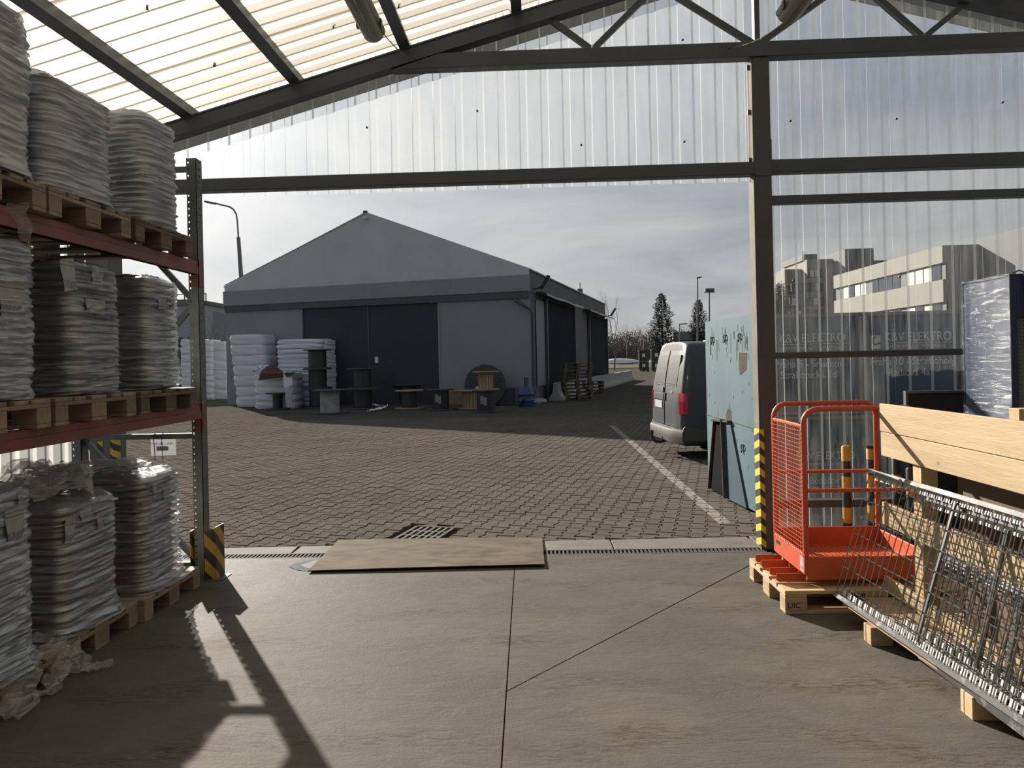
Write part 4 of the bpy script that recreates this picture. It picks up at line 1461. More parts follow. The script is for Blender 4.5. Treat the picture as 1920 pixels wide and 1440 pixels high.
q0, q1 = Vector((1.775, 4.333, 0.148)), Vector((1.870, 2.80, 0.148))
yd_ = (q1 - q0).normalized()
top = Vector((2.005, 4.31, 0.885))
upv = (top - q0)
Hh = (upv - yd_ * upv.dot(yd_)).length
wire_deck('bright galvanised wire deck leaning outermost against the pale planks', q0, yd_, upv - yd_ * upv.dot(yd_), 2.25, Hh)
q0b = Vector((1.90, 3.86, 0.138))
topb = Vector((2.065, 3.86, 0.80))
wire_deck('second wire deck leaning behind the outermost one, nearer the planks', q0b, (q1 - q0), topb - q0b, 1.7, 0.70)
q0c = Vector((1.955, 3.70, 0.138))
wire_deck('low wire deck standing on its edge just in front of the lowest plank', q0c, (0.05, -1, 0), (0.09, 0, 0.40), 1.6, 0.42)
wire_deck('flat wire deck lying on the stillage base boards', (1.86, 3.55, 0.142), (0.02, -1, 0), (1, 0.02, 0.03), 1.5, 0.22)

# ---- blue cabinet with wrapped side
M['blue'] = pm('dark_blue_paint', (0.012, 0.022, 0.075), 0.4, 0, 0.15, 5)
cbn = thing('blue_cabinet', 'tall dark blue steel cabinet with stretch film over its left side', 'cabinet', (3.7, 5.05, 0))
bx0, by0, by1, bz = 3.125, 4.80, 5.32, 2.10
part('side_panel', MB().box(bx0 + 0.012, bx0 + 0.03, by0, by1, 0.0, bz - 0.01), pm('mid_blue_paint', (0.018, 0.038, 0.10), 0.45, 0, 0.1, 4), cbn)
part('frame', MB().box(bx0 + 0.005, bx0 + 0.055, by0 - 0.01, by0 + 0.03, 0, bz).box(bx0 + 0.055, 4.35, by0 - 0.01, by0 + 0.03, bz - 0.29, bz)
     .box(4.3, 4.35, by0 - 0.01, by0 + 0.03, 0, bz).box(bx0 + 0.005, 4.35, by0, by1, bz - 0.02, bz).box(bx0 + 0.012, 4.35, by1 - 0.02, by1, 0, bz), M['blue'], cbn, bevel=0.004)


def perf_mat():
    mt, t, out = newmat('perforated_grey_panel')
    tcn = t.nodes.new('ShaderNodeTexCoord')
    v = t.nodes.new('ShaderNodeTexVoronoi')
    v.inputs['Randomness'].default_value = 0.0
    v.inputs['Scale'].default_value = 38
    t.links.new(tcn.outputs['Object'], v.inputs['Vector'])
    k = MATH(t, 'LESS_THAN', v.outputs['Distance'], 0.28)
    c = MIXC(t, k, (0.11, 0.11, 0.10), (0.02, 0.02, 0.02))
    p = t.nodes.new('ShaderNodeBsdfPrincipled')
    p.inputs['Roughness'].default_value = 0.5
    t.links.new(c, p.inputs['Base Color'])
    t.links.new(p.outputs[0], out.inputs[0])
    return mt


part('perforated_panel', MB().box(bx0 + 0.055, 4.3, by0 + 0.008, by0 + 0.014, 0.02, bz - 0.29), perf_mat(), cbn, 'grey perforated front panel')
pts = [(bx0 + 0.02, by0 - 0.012, bz + 0.0), (bx0 + 0.06, by0 - 0.02, bz + 0.02), (bx0 + 0.09, by0 - 0.022, bz + 0.01), (bx0 + 0.11, by0 - 0.02, bz - 0.12), (bx0 + 0.115, by0 - 0.018, bz - 0.5)]
part('cord', MB().tube(pts, 0.006, 6), pm('grey_cord', (0.12, 0.12, 0.11), 0.7), cbn, smooth=True)
rg = np.random.default_rng(4)
zs = np.linspace(0.75, bz + 0.003, 150)
ys = np.linspace(by0 - 0.012, by1 + 0.004, 30)
rows = []
f1, f2 = rg.uniform(80, 260, 8), rg.uniform(-40, 40, 8)
for z in zs:
    row = []
    for y in ys:
        d = sum((1 - abs(math.sin(0.5 * (a * z + b * y * (1 + 0.4 * math.sin(3 * z)) + k)))) ** 2 for k, (a, b) in enumerate(zip(f1, f2))) * 0.0016
        e = (y - by0) / (by1 - by0)
        row.append((bx0 + 0.006 - d - 0.01 * math.sin(PI * max(0, min(1, e))), y, z))
    rows.append(row)
part('film_wrap', MB().grid(rows), film_mat('blue_side_film', 0.88, (0.06, 0.085, 0.125), 0.12, 1.8, 0.30), cbn, smooth=True)
# plain panel leaning behind the cabinet end
pn = thing('framed_panel', 'dark framed panel leaning on the clear wall behind the planks', 'panel', (3.1, 5.75, 0))
part('board', MB().box(2.93, 3.9, 5.72, 5.735, 0.02, 1.27), M['ink'], pn)
part('frame', MB().box(2.91, 2.93, 5.71, 5.745, 0, 1.29).box(2.93, 3.9, 5.71, 5.745, 1.27, 1.29).box(3.9, 3.92, 5.71, 5.745, 0, 1.29), pm('panel_frame', (0.10, 0.10, 0.10), 0.5), pn)

# ================================================================== THE YARD
# ---- pale blue steel container with dark sign boards on its near side
M['cont'] = pm('faded_light_blue_paint', (0.068, 0.118, 0.142), 0.65, 0, 0.1, 2.5, spec=0.2, col2=(0.088, 0.145, 0.170), stretch=(1, 1, 0.6), dirt=(0.045, 0.075, 0.092), dirt_lo=0.60, dirt_hi=0.72, dirt_scale=5.0)
M['rust'] = pm('rust', (0.045, 0.030, 0.022), 0.85, 0, 0.3, 14, col2=(0.085, 0.068, 0.055), spec=0.1)
M['navy'] = pm('navy_sign_blue', (0.020, 0.045, 0.085), 0.45, 0, 0.15, 3)
CA, CB = Vector((2.168, 7.18, 0)), Vector((2.04, 8.62, 0))       # bottom edge of the sunlit end
CZ = 2.012
cont = thing('steel_container', 'tall faded light blue steel container with rust streaks beside the pillar', 'container', (3.3, 7.9, 0))
th_ = 0.02
part('end_plate', MB().prism([(CA.x, CA.y), (CB.x, CB.y), (CB.x + th_, CB.y), (CA.x + th_, CA.y)], lambda p, h: (p[0], p[1], h), 0.03, CZ), M['cont'], cont)
part('shell', MB().box(CA.x + th_ + 0.003, 4.7, 7.2, 7.22, 0.03, CZ - 0.01).box(CB.x + 0.03, 4.7, 8.58, 8.6, 0.03, CZ - 0.01).box(4.68, 4.7, 7.2, 8.6, 0.03, CZ - 0.01).box(2.19, 4.7, 7.2, 8.6, CZ - 0.03, CZ - 0.012), M['navy'], cont)  # coloured navy to stand for the container's shaded sides
part('skid', MB().box(2.25, 4.65, 7.3, 7.42, 0, 0.03).box(2.25, 4.65, 8.4, 8.52, 0, 0.03), M['ink'], cont)
du = (CA - CB).normalized()              # along the end plate, toward the camera
dn = Vector((-1, 0, 0))
Lc = (CA - CB).length


def on_end(px, py, off=0.0):
    """point on the container's sunlit end plate under a sight line"""
    nn = Vector((-du.y, du.x, 0)).normalized()
    d = ray(px, py)
    t_ = (CB - Vector((0, 0, EYE))).dot(nn) / d.dot(nn)
    return Vector((0, 0, EYE)) + d * t_ + dn * off


sm = MB()
a_, b_ = on_end(1324, 777, 0.002), on_end(1416, 804, 0.002)
part('weld_seam', MB().bar(a_, b_, 0.006, 0.006, dn), M['ink'], cont)
rustp = lambda pts: part('rust_patch', MB().prism([on_end(*p) for p in pts], lambda p, h: (p.x - h, p.y, p.z), 0.0005, 0.002), M['rust'], cont, 'rusty patch')
rustp([(1365, 766), (1371, 770), (1372, 790), (1362, 790), (1361, 778)])
rustp([(1386, 661), (1401, 662), (1400, 692), (1388, 704), (1386, 690)])
rg = np.random.default_rng(12)
for k in range(26):
    px, py = rg.uniform(1326, 1408), rg.uniform(606, 640)
    ln = rg.uniform(6, 40)
    a_, b_ = on_end(px, py, 0.001), on_end(px + 0.5, py + ln, 0.001)
    part('rust_streak', MB().bar(a_, b_, rg.uniform(0.003, 0.009), 0.002, dn), M['rust'], cont)
for k in range(30):
    px, py = rg.uniform(1328, 1412), rg.uniform(650, 900)
    a_, b_ = on_end(px, py, 0.001), on_end(px + rg.uniform(-1, 1), py + rg.uniform(3, 12), 0.001)
    part('paint_scratch', MB().bar(a_, b_, rg.uniform(0.003, 0.007), 0.002, dn), M['navy'], cont)
for px, py in ((1337, 636), (1361, 632), (1388, 630), (1394, 838)):
    c = on_end(px, py, 0.012)
    ring = [c + du * (0.03 * math.cos(a)) + Vector((0, 0, 0.03 * math.sin(a))) for a in np.linspace(-2.2, 3.6, 16)]
    tails = [ring[-1] + du * 0.01 + Vector((-0.004, 0, -0.05))]
    part('rope_loop', MB().tube([ring[0] + Vector((0, 0, -0.035))] + ring + tails, 0.006, 6), M['ink'], cont, smooth=True)
# flat black plate for a triangular recess's shade, with a dark steel bracket
qa, qb, qc = on_end(1341, 789), on_end(1360, 786), on_end(1372, 792)
ba, bb_, bc = on_end(1331, 915), on_end(1366, 940), on_end(1403, 953)
dk = pm('dark_teal_steel', (0.02, 0.05, 0.07), 0.55, 0, 0.2, 4)
part('bracket_leg', MB().prism([qa, qa + du * 0.014, ba + du * 0.016, ba], lambda p, h: (p.x - h, p.y, max(p.z, 0.02)), 0.001, 0.03), M['rust'], cont)
part('bracket_leg', MB().prism([qb, qc, bc, bb_], lambda p, h: (p.x - h, p.y, max(p.z, 0.02)), 0.001, 0.02), dk, cont)
part('bracket_flange', MB().prism([qb, qb + du * 0.012, bb_ + du * 0.02, bb_], lambda p, h: (p.x - h, p.y, max(p.z, 0.02)), 0.021, 0.05), dk, cont)
part('bracket_edge', MB().prism([qb, qb + du * 0.012, bb_ + du * 0.02, bb_], lambda p, h: (p.x - h, p.y, max(p.z, 0.02)), 0.051, 0.06), M['rust'], cont)
part('bracket_recess_shade', MB().prism([qa + du * 0.014, qb, bb_, ba + du * 0.016], lambda p, h: (p.x - h, p.y, max(p.z, 0.02)), 0.001, 0.006), pm('recess_shade_black', (0.004, 0.004, 0.005), 0.9, spec=0.05), cont)
part('bracket_cap', MB().prism([qa, qc, qc + Vector((0, 0, 0.02)), qa + Vector((0, 0, 0.02))], lambda p, h: (p.x - h, p.y, p.z), 0.001, 0.05), M['rust'], cont)

# ---- dark blue sign boards in a frame in front of the container
M['sign_txt'] = pm('pale_lettering', (0.33, 0.36, 0.38), 0.5, 0, 0.05, 5)
M['sign_frame'] = pm('sign_frame_brown', (0.10, 0.095, 0.09), 0.5, 0, 0.1, 5)
SYp = 7.12
sX = lambda px, py: aty(px, py, SYp)


def sign(label, px0, px1, z0, z1, rows, logo=None):
    a, b = sX(px0, 640).x, sX(px1, 640).x
    t = thing('sign_board', label, 'sign', ((a + b) / 2, SYp + 0.02, z0))
    part('panel', MB().box(a, b, SYp, SYp + 0.02, z0, z1), M['navy'], t)
    part('frame', MB().box(a, a + 0.035, SYp - 0.012, SYp + 0.03, z0, z1).box(b - 0.035, b, SYp - 0.012, SYp + 0.03, z0, z1)
         .box(a, b, SYp - 0.012, SYp + 0.03, z1 - 0.035, z1).box(a, b, SYp - 0.012, SYp + 0.03, z0, z0 + 0.03), M['sign_frame'], t)
    for body, px, py, cap, al in rows:
        p = sX(px, py)
        kx = 0.82 if body.isupper() else 0.88
        text('lettering', body, cap, t, M['sign_txt'], face_mtx((p.x, SYp - 0.003, p.z), (1, 0, 0), (0, 0, 1)), 0.0015, al, kx)
    return t


s1 = sign('dark blue sign board next to the steel column, reading Praha 5', 1446, 1616, 1.0, 2.0,
          [('K&V ELEKTRO', 1460, 643, 0.125, 'LEFT'), ('ELEKTROINSTALAČNÍ MATERIÁL', 1466, 657, 0.048, 'LEFT'), ('Praha 5 - Smíchov', 1452, 690, 0.105, 'LEFT'), ('Strakonická 1d', 1463, 710, 0.105, 'LEFT')])
part('rule', MB().box(sX(1466, 645).x, sX(1590, 645).x, SYp - 0.004, SYp, sX(1500, 646).z, sX(1500, 646).z + 0.005), M['sign_txt'], s1)
s2 = sign('dark blue sign board beside the cabinet, reading Praha 10', 1618, 1806, 1.0, 2.0,
          [('K&V ELEKTRO', 1658, 640, 0.125, 'LEFT'), ('ELEKTROINSTALAČNÍ MATERIÁL', 1660, 653, 0.048, 'LEFT'), ('Praha 10 - Štěrboholy', 1631, 685, 0.105, 'LEFT'), ('Radiová 4a', 1665, 705, 0.105, 'LEFT')])
part('rule', MB().box(sX(1660, 643).x, sX(1785, 643).x, SYp - 0.004, SYp, sX(1700, 643).z, sX(1700, 643).z + 0.005), M['sign_txt'], s2)
lg0, lg1 = sX(1632, 629), sX(1651, 654)
part('logo', MB().box(lg0.x, lg1.x, SYp - 0.004, SYp, lg1.z, lg0.z), M['sign_txt'], s2, 'pale square emblem')
pts = [lg0.lerp(lg1, 0.5) + Vector((dx_, -0.006, dz_)) for dx_, dz_ in ((0.0, 0.055), (-0.028, 0.03), (-0.03, 0.0), (-0.01, -0.022), (0.012, -0.022), (0.03, -0.008), (0.045, -0.012))]
part('emblem', MB().tube([(p.x, SYp - 0.006, p.z) for p in pts], 0.008, 6), M['ink'], s2)
s3 = sign('dark blue sign board standing on the ground behind the orange cage', 1446, 1640, 0.12, 0.985,
          [('K&V ELEKTRO', 1493, 862, 0.11, 'LEFT'), ('ELEKTROINSTALAČNÍ MATERIÁL', 1500, 874, 0.042, 'LEFT'), ('Benešov', 1517, 907, 0.10, 'LEFT'), ('Žižkova 8', 1510, 925, 0.10, 'LEFT')])
s4 = sign('plain dark blue sign board low down behind the planks', 1644, 1812, 0.12, 0.985, [])
for a_ in (1460, 1630, 1800):
    x_ = sX(a_, 640).x
    for s_ in (s1 if a_ == 1460 else s2 if a_ == 1800 else s3,):
        part('post', MB().box(x_ - 0.02, x_ + 0.02, SYp + 0.022, SYp + 0.055, 0, 1.9), M['sign_frame'], s_)

# ---- grey blue van, rear toward the left
VA = math.radians(6)
VR = Vector((2.085, 11.78, 0))
M['van'] = pm('van_dark_blue_paint', (0.032, 0.036, 0.043), 0.45, 0.0, 0.08, 2, coat=0.1, dirt=(0.055, 0.054, 0.051), dirt_lo=0.55, dirt_hi=0.85, dirt_scale=1.5)
M['van_glass'] = pm('dusty_van_glass', (0.04, 0.041, 0.042), 0.4, 0, 0.1, 3, dirt=(0.06, 0.06, 0.057), dirt_lo=0.35, dirt_hi=0.9, dirt_scale=2)
M['van_bumper'] = pm('van_bumper_dusty', (0.06, 0.057, 0.053), 0.65, 0, 0.1, 2.5, spec=0.2)
M['tail_red'] = pm('tail_light_red', (0.36, 0.012, 0.02), 0.2, 0, 0.1, 5, coat=0.6)
van = thing('van', 'grey blue delivery van parked with its rear to the left by the container', 'van', VR, VA, local=True)
HW = [(0.26, 0.80), (0.34, 0.868), (0.5, 0.885), (0.75, 0.89), (1.0, 0.888), (1.12, 0.878), (1.3, 0.845), (1.5, 0.81), (1.66, 0.772), (1.75, 0.735), (1.80, 0.68), (1.83, 0.57), (1.845, 0.32), (1.848, 0.0)]


def van_sec(u, k=1.0, zt=1.0):
    r_ = [(u, -w_ * k, z if z < 1.1 else 1.1 + (z - 1.1) * zt) for z, w_ in HW]
    return r_ + [(a, -b, c) for a, b, c in r_[-2::-1]]


def lean(z):
    return 0.02 + max(0, z - 0.9) ** 1.35 * 0.17 + max(0, 0.45 - z) * 0.15


rings = []
for u, k in ((0.0, 0.80), (0.012, 0.90), (0.05, 0.965), (0.12, 0.992), (0.3, 1.0), (1.0, 1.0), (2.2, 1.0), (3.2, 1.0), (3.75, 0.98)):
    rings.append([(a + lean(c), b, c if u > 0.04 else 0.26 + (c - 0.26) * (0.965 + 0.03 * (u > 0.01))) for a, b, c in van_sec(u, k)])
for u, k, zt in ((4.05, 0.95, 0.75), (4.35, 0.92, 0.30), (4.55, 0.86, 0.0), (4.68, 0.75, -0.22)):
    rings.append([(a, b, c) for a, b, c in van_sec(u, k, zt)])
mb = MB().grid(rings)
n_ = len(rings[0])
mb.f.append(tuple(range(n_ - 1, -1, -1)))
mb.f.append(tuple(range((len(rings) - 1) * n_, len(rings) * n_)))
mb.mi += [0, 0]
mb.grid([[rings[i][0] for i in range(len(rings))], [rings[i][-1] for i in range(len(rings))]])
body = part('body', mb, M['van'], van, smooth=True)
hw_at = lambda z: float(np.interp(z, [a for a, b in HW], [b for a, b in HW]))


def rear_patch(nm, v0, v1, z0, z1, mat, out=0.008, label=None, parent=van, n=8, bow=0.012):
    """thin curved patch following the van's rear; v runs across (negative = right side)"""
    rows_o, rows_i = [], []
    for j in range(n + 1):
        z = z0 + (z1 - z0) * j / n
        ro, ri = [], []
        for i in range(n + 1):
            v = v0 + (v1 - v0) * i / n
            e = abs(v) / hw_at(z)
            u = lean(z) + (0.0 if e < 0.80 else 0.012 + (e - 0.8) * 0.35) - out
            ro.append((u, v, z))
            ri.append((u + out + 0.012, v, z))
        rows_o.append(ro)
        rows_i.append(ri)
    mb_ = MB().grid(rows_o).grid([r_[::-1] for r_ in rows_i])
    mb_.grid([rim(rows_o), rim(rows_i)], close=True)
    return part(nm, mb_, mat, parent, label, smooth=True)


for v0, v1 in ((-0.62, -0.03), (0.03, 0.62)):
    dr = rear_patch('rear_door', v0 - (0.13 if v0 < 0 else 0), v1 + (0.13 if v0 > 0 else 0), 0.50, 1.70, M['van'], 0.010)
    rear_patch('rear_window', v0, v1, 1.17, 1.63, M['van_glass'], 0.016, None, dr)
    rear_patch('window_trim', v0, v1, 1.145, 1.162, M['van_bumper'], 0.018, None, dr)
    for z in (1.42, 1.34):
        rear_patch('stripe', v0 + 0.12, v1 - 0.12, z, z + 0.018, M['van_bumper'], 0.018, None, dr)
rear_patch('plate', 0.10, 0.52, 0.76, 0.88, M['sign_txt'], 0.022, 'white number plate')
rear_patch('plate_recess', 0.02, 0.60, 0.90, 1.0, M['van'], 0.025)
rear_patch('handle', -0.09, -0.05, 0.90, 1.02, M['black'], 0.03)
rear_patch('badge', -0.45, -0.32, 1.02, 1.06, M['zinc'], 0.018, 'small bright badge')
rear_patch('logo', 0.06, 0.14, 1.03, 1.11, M['zinc'], 0.03, 'small round bright emblem')
for s_ in (-1, 1):
    tl = MB()
    rows_ = []
    for z in np.linspace(0.72, 1.04, 6):
        h = hw_at(z)
        rows_.append([(lean(z) - 0.005, s_ * (h - 0.155), z), (lean(z) - 0.004, s_ * (h - 0.10), z), (lean(z) + 0.03, s_ * (h - 0.02), z), (lean(z) + 0.06, s_ * (h + 0.006), z), (lean(z) + 0.10, s_ * (h + 0.008), z), (lean(z) + 0.10, s_ * (h - 0.05), z)])
    tl.grid(rows_)
    tl.add(rows_[0], [tuple(range(6))]).add(rows_[-1], [tuple(range(6))])
    part('tail_light', tl, M['tail_red'], van, smooth=False)
    part('wheel', MB().tube([(0.95, s_ * 0.66, 0.31), (0.95, s_ * 0.86, 0.31)], 0.31, 24), M['rubber'], van)
    part('wheel', MB().tube([(3.72, s_ * 0.66, 0.31), (3.72, s_ * 0.86, 0.31)], 0.31, 24), M['rubber'], van)
    for u in (0.95, 3.72):
        part('hub_cap', MB().tube([(u, s_ * 0.855, 0.31), (u, s_ * 0.872, 0.31)], [0.2, 0.17], 16), M['zinc'], van)
    part('side_window', MB().prism([(2.9, 1.12), (3.75, 1.12), (3.35, 1.62), (2.95, 1.66)], lambda p, h: (p[0] + 0.05, s_ * (hw_at(p[1]) + h), p[1]), -0.01, 0.006), M['van_glass'], van)
    part('mirror', MB().box(3.55, 3.66, s_ * 0.93 - 0.06, s_ * 0.93 + 0.10 * 0, 1.12, 1.35), M['black'], van, bevel=0.02)
    part('side_trim', MB().box(0.5, 3.3, s_ * 0.892 - 0.006, s_ * 0.892 + 0.006, 0.55, 0.62), M['black'], van)
bp = []
for v in np.linspace(-1, 1, 17):
    e = abs(v)
    bp.append((-0.085 + 0.16 * max(0, e - 0.55) ** 1.5 * 2.2, v * 0.90))
rows_ = []
for dz, du_ in ((0.25, 0.06), (0.27, 0.01), (0.34, 0.0), (0.44, 0.0), (0.475, 0.02), (0.49, 0.10)):
    rows_.append([(a + du_, b, dz) for a, b in bp])
mb = MB().grid(rows_)
part('bumper', mb, M['van_bumper'], van, smooth=True)
for s_ in (-1, 1):
    part('bumper_corner', MB().prism([(-0.02, 0.30), (0.42, 0.30), (0.42, 0.45), (0.12, 0.51), (0.04, 0.55), (-0.01, 0.50)], lambda p, h: (p[0] + 0.05, s_ * h, p[1]), 0.84, 0.90), M['van_bumper'], van, bevel=0.015)
part('tow_hitch', MB().tube([(0.10, 0.05, 0.24), (-0.05, 0.05, 0.20), (-0.14, 0.05, 0.21), (-0.19, 0.05, 0.28), (-0.195, 0.05, 0.36)], 0.022, 8).tube([(-0.195, 0.05, 0.35), (-0.195, 0.05, 0.40)], [0.03, 0.028], 10), M['black'], van, smooth=True)
part('windscreen', MB().prism([(3.62, 1.72), (4.30, 1.14), (4.32, 1.16), (3.64, 1.745)], lambda p, h: (p[0] + 0.06, h, p[1]), -0.68, 0.68), M['van_glass'], van)
part('roof_rail', MB().box(0.9, 2.9, -0.50, -0.46, 1.86, 1.90).box(0.9, 2.9, 0.46, 0.50, 1.86, 1.90).box(0.85, 1.0, -0.5, 0.5, 1.835, 1.87), M['white'], van, bevel=0.008)
part('underbody', MB().box(0.15, 4.4, -0.62, 0.62, 0.2, 0.32), M['black'], van)

# ---- the membrane hall across the yard (local x along the front, y into the depth)
HC = Vector((-0.2, 26.02, 0))
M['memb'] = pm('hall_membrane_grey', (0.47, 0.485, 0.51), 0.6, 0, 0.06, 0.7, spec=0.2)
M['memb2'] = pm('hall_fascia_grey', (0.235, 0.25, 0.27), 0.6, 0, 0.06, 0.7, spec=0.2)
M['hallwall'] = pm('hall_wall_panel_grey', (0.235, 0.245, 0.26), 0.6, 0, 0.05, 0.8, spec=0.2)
M['curtain'] = pm('dark_hall_door', (0.036, 0.043, 0.052), 0.55, 0, 0.12, 0.8, spec=0.25)
M['curtain_g'] = pm('dark_green_strip_curtain', (0.022, 0.03, 0.034), 0.8, 0, 0.15, 1.2, stretch=(1, 6, 0.3), spec=0.05)
M['gutter'] = pm('gutter_dark_grey', (0.06, 0.065, 0.075), 0.5, 0, 0.1, 2)
M['awning'] = pm('pale_awning', (0.30, 0.32, 0.34), 0.6, 0, 0.12, 5)
W_, D_h, EV, RG = 13.15, 18.4, 4.95, 7.54
hall = thing('storage_hall', 'grey membrane storage hall with dark doors across the yard', 'building', HC, -HALL_A, local=True)
P3 = lambda pts, y0, y1: MB().prism(pts, lambda p, h: (p[0], h, p[1]), y0, y1)
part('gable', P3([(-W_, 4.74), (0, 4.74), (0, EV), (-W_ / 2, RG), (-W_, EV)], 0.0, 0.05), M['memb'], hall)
part('fascia', MB().box(-W_ - 0.02, 0.03, -0.10, 0.05, 4.12, 4.74), M['memb2'], hall, bevel=0.02)
part('gutter', MB().box(-W_ + 0.02, 0.0, -0.06, 0.05, 3.88, 4.118), M['gutter'], hall)
part('front_panel', MB().box(-W_, -9.52, 0.02, 0.08, 0.0, 3.88), M['hallwall'], hall)
part('front_panel', MB().box(-3.56, 0.0, 0.02, 0.08, 0.0, 3.88), M['hallwall'], hall)
dp_ = part('front_door', MB().box(-9.52, -3.56, 0.06, 0.12, 0.0, 3.88), M['curtain'], hall)
part('centre_bar', MB().box(-6.60, -6.54, 0.03, 0.058, 1.42, 3.88), M['gutter'], dp_)
part('door_notice', MB().box(-6.32, -6.18, 0.045, 0.058, 1.62, 1.86), M['paper'], dp_, 'white notice sheet')
for xa in (-3.62, -9.57):
    part('door_post', MB().box(xa, xa + 0.08, 0.0, 0.06, 0.0, 3.88), M['memb2'], dp_)
part('seam', P3([(-W_, 5.02), (-W_ / 2, 7.50), (-W_ / 2, 7.46), (-W_, 4.98)], -0.006, -0.001).add([], []), M['memb2'], hall)
for s_ in (0, 1):
    f = (lambda x: x) if s_ == 0 else (lambda x: -W_ - x)
    mb = MB()
    for a, b, c, d in ((0.06, EV + 0.01, -W_ / 2, RG + 0.02),):
        vs = [(f(a), 0.02, b), (f(c), 0.02, d), (f(c), D_h, d), (f(a), D_h, b)]
        vs += [(x, y, z - 0.05) for x, y, z in vs]
        mb.add(vs, [(0, 1, 2, 3), (7, 6, 5, 4), (0, 4, 5, 1), (1, 5, 6, 2), (2, 6, 7, 3), (3, 7, 4, 0)])
    part('roof', mb, M['memb'], hall)
part('ridge_cap', MB().box(-W_ / 2 - 0.08, -W_ / 2 + 0.08, -0.03, 0.06, RG - 0.02, RG + 0.06), M['gutter'], hall)
# long side with its doors and awnings
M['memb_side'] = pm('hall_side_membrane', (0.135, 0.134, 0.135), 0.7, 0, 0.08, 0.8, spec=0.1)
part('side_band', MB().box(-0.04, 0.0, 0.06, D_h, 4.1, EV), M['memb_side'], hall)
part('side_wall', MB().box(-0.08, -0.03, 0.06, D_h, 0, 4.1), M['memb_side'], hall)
part('rear_wall', MB().box(-W_, -0.03, D_h - 0.05, D_h, 0, EV), M['hallwall'], hall)
part('left_wall', MB().box(-W_, -W_ + 0.05, 0.08, D_h, 0, EV), M['hallwall'], hall)
for y0, y1 in ((2.45, 8.1), (12.3, 19.2)):
    y1 = min(y1, D_h - 0.05)
    dr = part('side_door', MB().box(-0.02, 0.02, y0, y1, 0.25, 4.0), M['curtain_g'], hall)
    yy = y0
    while yy < y1 - 0.3:
        part('strip', MB().box(0.02, 0.03, yy + 0.01, yy + 0.34, 0.25, 4.0), M['curtain_g'], dr)
        yy += 0.36
    rows = []
    for z, q in ((4.17, 0.0), (4.16, 0.28), (4.10, 0.42), (4.02, 0.45)):
        rows.append([(q, y, z + 0.015 * math.sin(y * 1.7)) for y in np.linspace(y0 - 1.5, y1 + 0.6, 26)])
    part('awning', MB().grid(rows), M['awning'], hall)
    for yy in (y0 - 0.1, y1 + 0.1):
        part('awning_post', MB().box(0.0, 0.12, yy - 0.08, yy + 0.08, 0, 4.05), M['gutter'], hall)
part('corner_strip', MB().box(0.0, 0.02, 0.9, 2.2, 0.6, 3.9), M['hallwall'], hall)
dpipe = [(-0.55, -0.08, 3.92), (-0.5, -0.09, 3.8), (0.06, -0.06, 3.45), (0.10, 0.02, 3.3), (0.10, 0.02, 0.1)]
part('downpipe', MB().tube(dpipe, 0.05, 8), M['gutter'], hall, smooth=True)
for yy, zz_ in ((0.6, 4.25), (D_h + 0.2, 4.2)):
    part('floodlight', MB().bar((0.02, yy, zz_), (0.30, yy, zz_ + 0.05), 0.05, 0.05).bar((0.30, yy, zz_), (0.62, yy - 0.05, zz_ + 0.48), 0.20, 0.07), M['black'], hall)
part('vent', MB().box(-0.9, -0.65, 14.2, 14.5, 5.1, 5.55).box(-0.80, -0.76, 14.33, 14.37, 5.5, 5.9), M['gutter'], hall)
part('camera', MB().box(-W_ / 2 + 0.02, -W_ / 2 + 0.12, -0.2, -0.03, RG - 0.28, RG - 0.2), M['paper'], hall, 'small white box')


def hpt(x, y, z=0.0):
    return Vector((HC.x + x * math.cos(HALL_A) + y * math.sin(HALL_A), HC.y - x * math.sin(HALL_A) + y * math.cos(HALL_A), z))


# concrete barriers along the hall side
M['conc'] = pm('weathered_concrete', (0.26, 0.255, 0.245), 0.85, 0, 0.15, 3, bump=0.2, bscale=20)
bars = [(1.6, 4.1), (4.2, 6.9), (7.0, 9.6), (9.7, 12.3), (12.4, 15.0), (15.1, 17.7), (17.8, 20.6), (20.7, 23.4), (23.5, 26.2)]
bdesc = ['with debris at its foot, the one closest to the downpipe', 'between the downpipe end barrier and the pallet tower', 'just behind the tall pallet tower', 'second behind the pallet tower',
         'under the second awning', 'in front of the second dark side door', 'at the rear corner of the grey hall', 'last but one in the row past the grey hall', 'last one of the row, standing free past the hall']
for (a, b), ds in zip(bars, bdesc):
    t = thing('concrete_barrier', 'grey concrete barrier ' + ds, 'barrier', hpt(0.55, (a + b) / 2), -HALL_A, 'concrete barriers along the hall', local=True)
    pr = [(-0.30, 0), (0.30, 0), (0.28, 0.12), (0.13, 0.32), (0.09, 0.70), (-0.09, 0.70), (-0.13, 0.32), (-0.28, 0.12)]
    part('body', MB().prism(pr, lambda p, h: (p[0], h, p[1]), -(b - a) / 2, (b - a) / 2), M['conc'], t, bevel=0.015)

